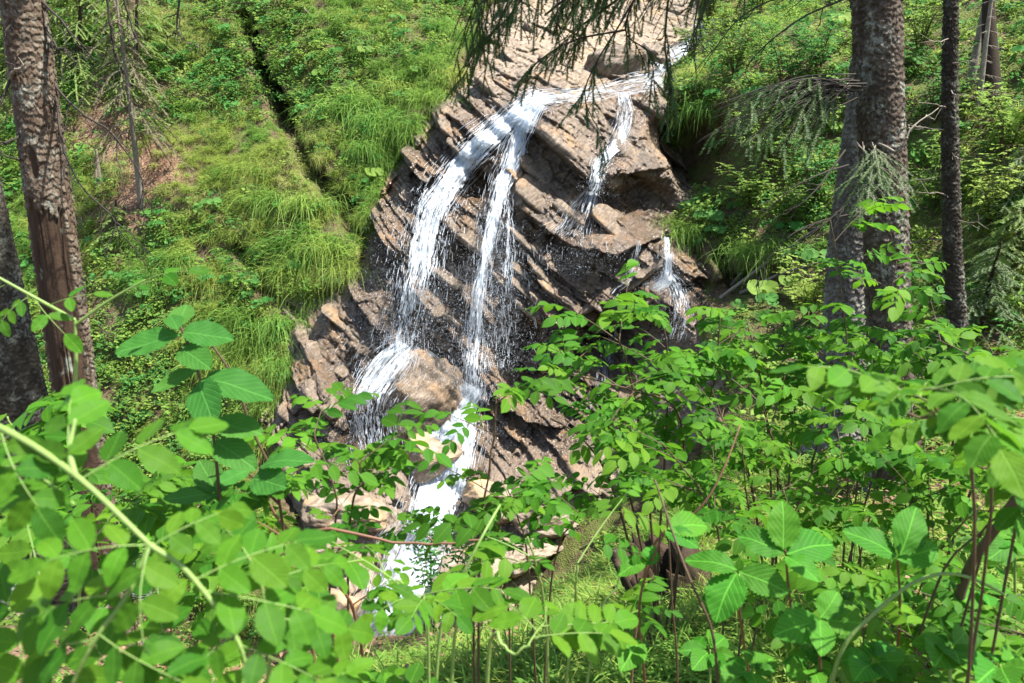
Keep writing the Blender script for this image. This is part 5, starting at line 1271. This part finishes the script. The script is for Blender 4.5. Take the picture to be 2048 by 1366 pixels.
near_leaf((0,855,.48),(90,1040,.45)); near_leaf((20,870,.5),(-90,1020,.5)); near_leaf((60,1400,.5),(10,1170,.53)); near_leaf((250,1400,.5),(150,1230,.53)); near_leaf((420,1430,.5),(430,1220,.53)); near_leaf((90,1200,.6),(30,1000,.64)); near_leaf((330,1300,.55),(310,1130,.6)); near_leaf((640,1420,.5),(610,1260,.52)); near_leaf((560,1420,.46),(700,1330,.46))
near_leaf((60,592,.93),(-10,660,.9)); near_leaf((100,610,.93),(200,585,.93),pairs=1); near_leaf((70,600,.93),(140,680,.90),pairs=1); near_leaf((290,560,.95),(390,540,.95),pairs=1); near_leaf((10,570,.92),(-60,620,.92)); near_leaf((250,590,.95),(310,545,.97),pairs=1)
S('low rose filling the corner under the peeled spruce', (60,1366,1.3), [[(60,1200,1.2),(20,1050,1.2),(-20,960,1.2)], [(150,1250,1.1),(180,1120,1.05),(220,1020,1.05)], [(300,1280,1.1),(360,1150,1.05),(420,1060,1.05)], [(60,1000,1.3),(50,900,1.3),(30,830,1.3)]], 1014, 50, .10, twig=.12, rad=.003, mat='greenstem')
S('rose with small leaflets at the foot of the peeled spruce', (330,1300,1.7), [[(340,1150,1.6),(330,1020,1.6),(290,950,1.6)], [(400,1180,1.6),(440,1080,1.55),(480,1000,1.55)], [(260,1150,1.6),(220,1040,1.6),(180,980,1.6)]], 1015, 42, .10, twig=.14, rad=.003)
S('rose creeping among bramble leaves on the near bank', (1850,1340,1.25), [[(1850,1280,1.2),(1900,1220,1.15),(1960,1200,1.1)], [(1800,1300,1.2),(1760,1260,1.15),(1700,1250,1.1)], [(1960,1300,1.1),(2010,1260,1.05),(2060,1240,1.0)], [(1900,1340,1.0),(1850,1330,.95),(1800,1320,.95)]], 1016, 85, .08, twig=.10, rad=.0025, mat='cane')
S('rose with larger leaflets leaning in from a thick diagonal cane', (1820,1280,1.05), [[(1830,1240,1.0),(1900,1120,.95),(1990,1020,.9),(2080,930,.88)], [(1990,1020,.9),(1960,940,.88),(1900,880,.86)], [(2060,940,.88),(2030,880,.86),(1990,830,.85)]], 1017, 34, .075, twig=.08, rad=.0022, along=.4, mat='cane', split=True)
S('close rose spray with bright serrated leaflets above the low rose', (1900,1300,.9), [[(1990,1100,.7),(1960,900,.62),(1880,790,.58)], [(1980,1000,.66),(1850,860,.6),(1760,800,.6)]], 1018, 11, .065, twig=.05, rad=.002, along=.65, mat='cane', split=True)

# simple-leaved viburnum and brambles
def big_leaf(name, seed, wid=.62, mat='viburnum', serr=.08):
    V, Fq, uv = leaflet_mesh(name, 26, serr, seed, wid, .16, .22); me = mesh_np(name, V, Fq, True, None, uv); me.materials.append(M[mat]); return me
VIB = [big_leaf('leaf', 800 + k, [.6, .55, .66][k]) for k in range(3)]
BRM = [big_leaf('leaf', 810 + k, [.72, .8, .66][k], 'bramble', .12) for k in range(3)]
def leafy_plant(name, label, cat, base, stems, leaves, meshes, mat, seed, rad=.0025):
    r = np.random.default_rng(seed); b = rooted(*base); root = empty(name, b); tag(root, label, cat)
    for st in stems:
        mb = MB(); P = spline([np.array(at(*p)) for p in st], 20); tube(P, np.linspace(rad, rad * .6, 20), 6, mb); me = mb.mesh('stem'); me.transform(Matrix.Translation(-Vector(b))); obj('stem', me, M[mat], root)
    for (p, t, *k) in leaves:
        p = np.array(at(*p)); t = np.array(at(*t)); n = np.array([0, -.5, .85]) + r.normal(0, .2, 3); o = obj('leaf', meshes[int(r.integers(3))], None, root); place(o, p, t - p, n, np.linalg.norm(t - p), b)
    return root
b = rooted(580, 1250, 1.25)
leafy_plant('viburnum_shrub', 'upright shrub with large dull opposite leaves beside the peeled spruce', 'shrub', (580,1250,1.25),
  [[(585,1330,1.2),(560,1010,1.1),(500,850,1.08),(470,760,1.08),(400,655,1.08)], [(560,1010,1.1),(500,950,1.08),(440,900,1.06)], [(440,1000,1.05),(425,860,1.02),(395,740,1.02),(360,650,1.02)]],
  [((395,740,1.02),(300,770,.98)),((400,760,1.02),(540,775,1.0)),((400,765,1.0),(410,835,.92)),((360,670,1.02),(225,690,.99)),((362,668,1.02),(462,665,1.02)),((358,655,1.02),(370,600,1.06)),((355,660,1.0),(340,620,1.03)),((425,850,1.02),(520,850,1.0)),((430,880,1.02),(500,930,.98)),((430,870,1.02),(340,840,1.0)),((520,930,1.08),(615,905,1.06)),((505,960,1.07),(560,960,1.02)),((430,990,1.05),(330,985,1.02)),((440,985,1.05),(395,915,1.08)),((500,940,1.08),(430,960,1.04)),((540,990,1.1),(470,1010,1.05)),((360,700,1.02),(410,720,.97))], VIB, 'cane', 71)
leafy_plant('bramble', 'bramble with broad pointed three-part leaves above the dark stump', 'bramble', (1560,1300,1.2),
  [[(1600,1366,1.2),(1580,1200,1.05),(1570,1100,1.0)], [(1500,1366,1.2),(1480,1230,1.0),(1475,1150,.98)]],
  [((1568,1100,1.0),(1565,1000,1.03)),((1568,1105,1.0),(1480,1065,1.02)),((1572,1105,1.0),(1675,1075,1.02)),((1475,1140,.98),(1375,1105,1.0)),((1478,1140,.98),(1580,1180,.95)),((1475,1145,.98),(1430,1230,.93)),((1570,1110,1.0),(1640,1150,.96))], BRM, 'redstem', 72)
leafy_plant('bramble', 'bramble with two upright dark green leaves between thorny canes', 'bramble', (1800,1330,1.2),
  [[(1790,1366,1.15),(1800,1220,1.05),(1795,1120,1.0)], [(1640,1366,1.0),(1640,1280,.95),(1640,1240,.93)]],
  [((1795,1115,1.0),(1700,1050,1.02)),((1798,1110,1.0),(1840,1010,1.03)),((1795,1120,1.0),(1880,1090,1.0)),((1640,1240,.93),(1560,1265,.9)),((1640,1235,.93),(1680,1180,.95)),((1642,1240,.93),(1730,1240,.92)),((1640,1240,.93),(1650,1300,.88))], BRM, 'redstem', 73)
leafy_plant('bramble', 'low bramble with pale lime leaves at the grassy bank edge', 'bramble', (1290,1300,1.2),
  [[(1290,1366,1.2),(1280,1200,1.1),(1330,1060,1.08)]], [((1330,1060,1.08),(1400,1085,1.06)),((1335,1055,1.08),(1420,1040,1.1)),((1290,1120,1.08),(1240,1140,1.05)),((1290,1130,1.08),(1310,1090,1.1)),((1280,1280,1.12),(1250,1330,1.06))], BRM, 'redstem', 74)
r = np.random.default_rng(75)
for k in range(9):
    px, py, Y = [(1500,1340,.95),(1620,1330,1.0),(1750,1320,.9),(1900,1290,.85),(2000,1330,.8),(1960,1180,1.1),(1420,1300,1.2),(2030,1080,1.2),(1700,1190,1.3)][k]
    lv = []
    for j in range(7):
        a = j * .9 + r.uniform(0, .5); lv.append(((px + 8 * math.cos(a), py + 6 * math.sin(a), Y), (px + r.uniform(45, 75) * math.cos(a), py + r.uniform(25, 45) * math.sin(a) - 8, Y + .05 * math.sin(-a))))
    leafy_plant('leafy_plant', ['low plant with a fan of pointed leaves between the rotten stump and the first bramble', 'low fan-leaved plant under the three-part bramble leaves', 'low fan-leaved plant under the arching yellowish cane', 'fan-leaved plant beside the thick bare cane', 'close fan-leaved plant at the edge of the path', 'fan-leaved plant beneath the slanting brown cane', 'fan-leaved plant in the grass by the rotten stump', 'fan-leaved plant below the round-leaflet rose', 'fan-leaved plant between two brambles on the litter'][k], 'plant', (px, py + 60, Y), [[(px, py + 120, Y), (px, py + 50, Y), (px, py, Y)]], lv, BRM, 'greenstem', 760 + k)['group'] = 'low fan-leaved plants on the near bank'
# ------------------------------------------------------------------ tussocks, herbs, stump, sticks
TUS = [grass_tuft('grass_tussock', 420, .62, .009, 900 + k, out=.6, up=.55, droop=1.0, rad=.17) for k in range(4)]
for me in TUS: me.materials.append(M['deepgrass'])
TUSD = [grass_tuft('grass_tussock', 380, .55, .008, 910 + k, out=.6, up=.6, droop=1.0, rad=.17) for k in range(2)]
for me in TUSD: me.materials.append(M['grass'])
r = np.random.default_rng(77)
def tussock(px, py, s, label, k, wide=1.0, grp=None):
    q = hit(float(px), float(py)); o = obj('grass_tussock', (TUS + TUSD)[k % 6]); o.location = (q[0], q[1] + .05, q[2]); o.scale = (s * wide, s, s); o.rotation_euler = (0, 0, r.normal(0, .25)); return tag(o, label, 'grass tussock', grp)
for k, (px, py, s, w, lab) in enumerate([(720,215,1.3,1.4,'large blue-green tussock hanging over the brown rock wall'),(770,250,1.1,1.2,'tussock spilling down beside the large blue-green tussock'),(740,300,1.0,1.2,'pale tussock tip above the stepped left beds'),
  (610,490,1.3,1.3,'bright green tussock cascading over the tan slab'),(660,500,1.2,1.2,'bright green tussock hanging to the edge of the tan slab'),(590,545,1.1,1.2,'lower tussock draped on the tan slab'),(735,370,.7,1.0,'small bright tussock at the side of the dark gully'),(720,420,.8,1.0,'small tussock at the lower end of the dark gully'),
  (480,640,1.2,1.3,'tussock beside the upper end of the rock rib'),(520,690,1.2,1.3,'lush tussock overhanging the rock rib'),(540,740,1.0,1.1,'tussock at the lower end of the rock rib'),(470,720,1.2,1.2,'long-bladed tussock on the slope below the rock rib'),
  (1350,455,.8,1.0,'small tussock above the small separate fall'),(1390,470,.9,1.2,'tussock of dry and green blades beside the small separate fall'),(860,130,1.0,1.2,'tussock on the crest where the rock wall begins'),(880,60,1.0,1.2,'shaggy tussock under the hanging spruce boughs'),(800,180,1.1,1.2,'shaggy tussock on the crest above the large blue-green tussock'),
  (500,340,1.0,1.2,'tussock along the edge of the dark gully'),(540,400,1.0,1.2,'broad tussock on the slope beside the dark gully'),(620,410,1.0,1.2,'tussock near the wet stones in the slope'),(350,520,1.0,1.2,'tussock beside the mossy hollow'),(300,560,.9,1.2,'tussock under the mossy hollow'),(420,560,.9,1.2,'tussock above the upper end of the rock rib')]):
    tussock(px, py, s * 1.05, lab, k, w)
for k, (px, py, s, w, lab) in enumerate([(850,200,.9,1.2,'small tussock at the top of the stepped rock wall'),(815,265,.9,1.1,'tussock hanging beside the stepped rock wall'),(775,345,.9,1.1,'tussock drooping onto the left beds of the cliff'),(735,440,.8,1.1,'tussock drooping at the foot of the left beds'),(690,545,.9,1.2,'tussock fringing the top of the tan slab'),(630,590,.9,1.2,'tussock fringing the tan slab near the rib'),(565,650,.9,1.1,'tussock on the brink of the tan slab'),(575,730,1.,1.1,'tussock hanging over the broken beds'),(545,800,.9,1.1,'tussock above the broken tan beds'),(525,880,.9,1.1,'tussock beside the broken tan beds'),(905,150,.9,1.1,'tussock at the edge of the pale scree'),(935,80,.9,1.1,'tussock beneath the boughs beside the pale scree'),(1345,280,.8,1.1,'tussock on the lip of the black hollow'),(1350,220,.9,1.1,'tussock above the black hollow'),(1420,215,1.,1.3,'overhanging tussock roofing the black hollow'),(1390,150,.9,1.2,'tussock beside the pool above the fall'),(1440,520,.9,1.2,'tussock hanging over the undercut bank'),(1500,505,.9,1.3,'wide tussock hanging over the undercut bank'),(1560,500,.9,1.2,'tussock at the far end of the undercut bank')]):
    tussock(px, py, s, lab, k + 1, w)
def leafy_bush(px, py, s, label, k, mat='herb', leaf=(.05, .032), lean=(0, -.25)):
    q = hit(float(px), float(py)); rr = np.random.default_rng(1200 + k); root = empty('leafy_bush', q); tag(root, label, 'bush'); st, lf = MB(), MB()
    for j in range(9):
        a = rr.uniform(0, 6.28); tip = np.array([math.cos(a) * .45 + lean[0], math.sin(a) * .3 + lean[1], rr.uniform(.45, 1.0)]) * s; P = spline([(0, .05, -.05), tip * np.array([.35, .35, .6]), tip], 12); tube(P, np.linspace(.008, .002, 12), 4, st)
        for i in range(3, 12):
            for m in range(3):
                b = rr.uniform(0, 6.28); d = np.array([math.cos(b), math.sin(b), rr.normal(-.05, .2)]); l = rr.uniform(.06, .2) * s; Q = P[i] + d * l * np.linspace(0, 1, 3)[:, None]; tube(Q, .0018, 3, st, 0, False)
                for g in range(5):
                    f = .35 + .65 * g / 4; e = rot_about(d, np.array([0, 0, 1.]), (1 if g % 2 else -1) * rr.uniform(.5, 1.1)); leaf_shape(lf, P[i] + d * l * f, e, np.array([rr.normal(0, .3), -.3 + rr.normal(0, .3), 1.]), leaf[0] * rr.uniform(.7, 1.2), leaf[1] * rr.uniform(.7, 1.2), rr.random(), nseg=3)
    obj('stem', st.mesh('stem'), M['cane'], root); obj('leaves', lf.mesh('leaves'), M[mat], root)['kind'] = 'stuff'
for k, (px, py, s, lab, m) in enumerate([(1570,190,1.2,'rounded bush with small blue-green leaves beside the flaky spruce','blueherb'),(1640,150,1.0,'small bush tucked behind the rounded blue-green bush','blueherb'),(1470,150,1.0,'light green bush above the black hollow','herb'),(1380,120,.8,'low green bush at the rim of the upper stream','herb'),(1360,260,.7,'trailing bush at the mouth of the black hollow','herb'),
   (1500,420,.8,'bush on the slope below the drooping dead bough','herb'),(1580,470,.8,'bright bush above the undercut bank','herb'),(1630,420,1.0,'bush touching the grey leaning spruce','blueherb'),(1540,340,1.0,'bush in the shade of the drooping dead bough','herb'),(1870,430,1.1,'bush between the flaky spruce and the slim dark spruce','herb'),(1980,470,1.1,'bush on the slope beside the slim dark spruce','herb'),(1870,250,1.1,'dark leafy bush seen between the spruce trunks','blueherb'),(2010,330,1.1,'yellowish bush on the mossy shady slope','herb'),(1620,640,.9,'low bush at the foot of the grey leaning spruce','herb'),(1840,110,1.1,'bush high on the slope between the spruce trunks','herb'),(1420,40,1.0,'bush above the upper stream beneath bare twigs','herb'),(1520,30,1.0,'leafy bush high above the black hollow','herb')]):
    leafy_bush(px, py, s, lab, k, m, lean=(-.15, -.3))
# leafy herbs one can tell apart on the slopes
HB = [round_leaf_plant('herb', 6, .07, 920 + k, .22) for k in range(3)] + [herb_clump('herb', 30, .2, .075, .045, 930 + k, .22) for k in range(3)]
for k, me in enumerate(HB): me.materials.append(M['blueherb'] if k < 2 else M['herb'])
labs = {0: ('broad round-leaved herb on the far slope', 'round-leaved herbs on the far slope'), 1: ('bushy small-leaved herb among the grass of the far slope', 'small-leaved herbs on the far slope')}
n = 0
for k in range(420):
    px, py = r.uniform(0, 2048), r.uniform(0, 1000)
    if 860 < px < 1330 and py < 1000: continue
    q = hit(px, py)
    if rock_mask(q[0], q[2]) > .25 or litter_at(q[0], q[2]) > .6: continue
    if px > 1400 and r.random() < 0: continue
    j = int(r.integers(6)); o = empty('herb', q); obj('leaves', HB[j], None, o)['kind'] = 'stuff'; s = r.uniform(.7, 1.25) * (1.15 if px > 1400 else .9); o.scale = (s, s, s); o.rotation_euler = (.2, 0, r.normal(0, .7))
    if px > 1380: tag(o, 'round-leaved herb on the shady slope behind the flaky spruce' if j < 3 else 'bushy small-leaved herb on the shady slope behind the flaky spruce', 'herb', 'round-leaved herbs on the shady slope' if j < 3 else 'small-leaved herbs on the shady slope')
    else: tag(o, labs[0 if j < 3 else 1][0], 'herb', labs[0 if j < 3 else 1][1])
    n += 1
    if n >= 230: break
# feathery blue-green weed in front of the white chute
for k, (px, py, s) in enumerate([(860,1010,.30),(920,1040,.26)]):
    b = np.array(at(px, py + 70, 5.2)); b[2] = min(b[2], b[2]); g = ground(b[0], b[1]); root = empty('meadow_rue', (b[0], b[1], g)); tag(root, ['feathery blue-green herb standing before the white chute', 'lower feathery blue-green herb beside the taller feathery one'][k], 'herb')
    rr = np.random.default_rng(940 + k); st, lf = MB(), MB()
    for j in range(5):
        tip = np.array(at(px + rr.uniform(-70, 70), py + rr.uniform(-30, 60), 5.2 + rr.uniform(-.1, .1))) - b + np.array([0, 0, b[2] - g]); P = spline([(0, 0, -.02), tip * np.array([.35, .4, .6]), tip], 14); tube(P, np.linspace(.005, .0015, 14), 4, st)
        for i in range(6, 14):
            for sgn in (-1, 1):
                d = np.array([sgn * rr.uniform(.6, 1), rr.normal(0, .5), rr.uniform(.0, .5)])
                for m in range(4): leaf_shape(lf, P[i] + d * .022 * m, d + rr.normal(0, .5, 3), np.array([rr.normal(0, .4), -.5, .8]), .045, .016, rr.random(), nseg=3)
    obj('stem', st.mesh('stem'), M['greenstem'], root); obj('leaves', lf.mesh('leaves'), M['blueherb'], root)['kind'] = 'stuff'
# pale flower spikes
for k, (px, py) in enumerate([(1745, 715), (1862, 735)]):
    top = np.array(at(px, py, 2.9)); b = np.array([top[0], top[1], ground(top[0], top[1])]); root = empty('flowering_herb', b); tag(root, ['pale greenish flower spike in front of the grey spruce', 'shorter pale flower head beside the flaky spruce'][k], 'flower')
    mb = MB(); tube(spline([(0, 0, 0), (.01, 0, (top - b)[2] * .6), tuple(top - b)], 8), .003, 5, mb); obj('stem', mb.mesh('stem'), M['greenstem'], root); fb = MB(); rr = np.random.default_rng(k)
    for j in range(70):
        z = rr.uniform(-.13, .02); a = rr.uniform(0, 6.28); d = np.array([math.cos(a), math.sin(a), .3]); leaf_shape(fb, top - b + np.array([0, 0, z]) + d * .006, d, np.array([0, 0, 1.]), .016 * (1.3 + z * 5), .010, rr.random(), nseg=3)
    obj('flower_spike', fb.mesh('flower_spike'), M['flower'], root)
# rotten stump and fallen sticks on the near bank
def stump():
    base = ground_hit(1375, 1230); rr = np.random.default_rng(5); n, k = 40, 64; th = np.arange(k) / k * 2 * math.pi; s = np.linspace(0, 1, n); TH, S_ = np.meshgrid(th, s)
    top = .34 + .16 * fbm(np.cos(TH) * 2.2, np.sin(TH) * 2.2, 61, 4) + .05 * np.sign(np.sin(TH * 7)) * vnoise(TH * 5, TH * 0, 62); R = .155 * (1 + .3 * np.exp(-S_ * 5)) * (1 + .10 * fbm(TH * 4.0 * np.ones_like(S_), S_ * 1.0, 63, 4)) - .012 * np.abs(np.sin(TH * 8 + fbm(TH, S_ * 2, 5) * 3))
    V = np.stack([R * np.cos(TH), R * np.sin(TH), S_ * top - .08], -1); Vi = np.stack([(R * .62) * np.cos(TH), (R * .62) * np.sin(TH), top * (1 - .75 * S_) - .08], -1)
    V = np.concatenate([V.reshape(-1, 3), Vi.reshape(-1, 3)]); i = np.arange(2 * n * k).reshape(2 * n, k); j = np.roll(i, -1, 1); Fq = np.stack([i[:-1], j[:-1], j[1:], i[1:]], -1).reshape(-1, 4)
    root = empty('tree_stump', base); tag(root, 'dark rotten hollow stump at the edge of the grassy bank', 'stump'); N_ = len(V)
    o = obj('stump_wood', mesh_np('stump_wood', V, Fq, True, {'tone': vnoise(V[:, 0] * 30, V[:, 2] * 8), 'deep': np.ones(N_) * .6, 'peel': np.full(N_, .8)}), M['darkbark'], root); root.rotation_euler = (0.15, -.5, 0); root.scale = (1.25, 1.25, 1.4)
stump()
def stick(label, a, b, rad, k, near=True, name='fallen_branch', mat='deadwood', bow=.03):
    pa = ground_hit(*a) if near else hit(float(a[0]), float(a[1])); pb = ground_hit(*b) if near else hit(float(b[0]), float(b[1])); up = np.array([0, -.03, .03]) if not near else np.array([0, 0, .02])
    mb = MB(); dead_branch(mb, [pa + up, (pa + pb) / 2 + up * 3, pb + up], np.random.default_rng(k), rad, 4, .25, .1, 0); root = empty(name, pa); tag(root, label, 'branch'); me = mb.mesh('branch_wood'); me.transform(Matrix.Translation(-Vector(pa))); obj('branch_wood', me, M[mat], root)
for k, (a, b, rad, lab, nr) in enumerate([((560,505),(800,700),.02,'thin bare stick along the tan slab','f'),((655,410),(700,425),.02,'short pale stick across the dark gully','f'),((370,90),(420,110),.02,'pale curved stick on the mossy upper slope','f'),((600,15),(625,45),.02,'small pale stick high in the grass','f'),
     ((1480,590),(1640,530),.03,'bleached pole leaning on the undercut bank','f'),((1460,575),(1530,500),.025,'crooked dead branch over the undercut bank','f'),((1440,600),(1700,420),.03,'long bare branch rising from the undercut bank toward the grey spruce','f'),
     ((1570,1230),(1510,1300),.01,'pale dead twig on the litter by the brambles','n'),((1650,1300),(1720,1240),.012,'brown dead cane lying between the bramble stems','n'),((1180,1080),(1160,1120),.02,'grey stick at the edge of the fresh tall grass','n')]):
    if k == 0: continue
    stick(lab, a, b, rad, 970 + k, nr == 'n')
# dry canes arching through the shrubs
for k, (pts, rad, lab, mt) in enumerate([([(1900,1230,1.1),(1960,1110,1.05),(2060,960,1.0),(2150,840,1.0)], .009, 'thick bare brown cane slanting across the low rose', 'cane'),([(1640,1366,.9),(1700,1290,.9),(1790,1180,.9),(1900,1130,.9),(2010,1190,.88)], .0035, 'yellowish thorny cane arching over the brambles', 'greenstem'),
     ([(1360,1366,1.3),(1345,1250,1.3),(1340,1100,1.3),(1330,1000,1.3)], .0026, 'straight dark cane beside the rotten stump', 'cane'),([(1450,1366,1.0),(1400,1220,1.0),(1350,1080,1.05),(1310,960,1.1)], .0026, 'olive cane leaning past the rotten stump', 'cane'),([(1270,1110,1.4),(1370,1060,1.35),(1440,960,1.35),(1480,850,1.4)], .003, 'reddish cane arching in front of the sandy path', 'redstem'),([(860,1366,.9),(905,1200,.9),(960,1080,.9),(1000,1010,.95)], .003, 'single tall bent grass stalk before the rapids', 'greenstem')]):
    P3 = [np.array(at(*p)) for p in pts]; b = P3[0].copy(); b[2] = ground(b[0], b[1]); root = empty('bare_cane', b); tag(root, lab, 'cane'); mb = MB(); tube(relax(spline([b] + P3, 30)), np.linspace(rad, rad * .5, 30), 6, mb); me = mb.mesh('cane_wood'); me.transform(Matrix.Translation(-Vector(b))); obj('cane_wood', me, M[mt], root)
# small pool above the lip
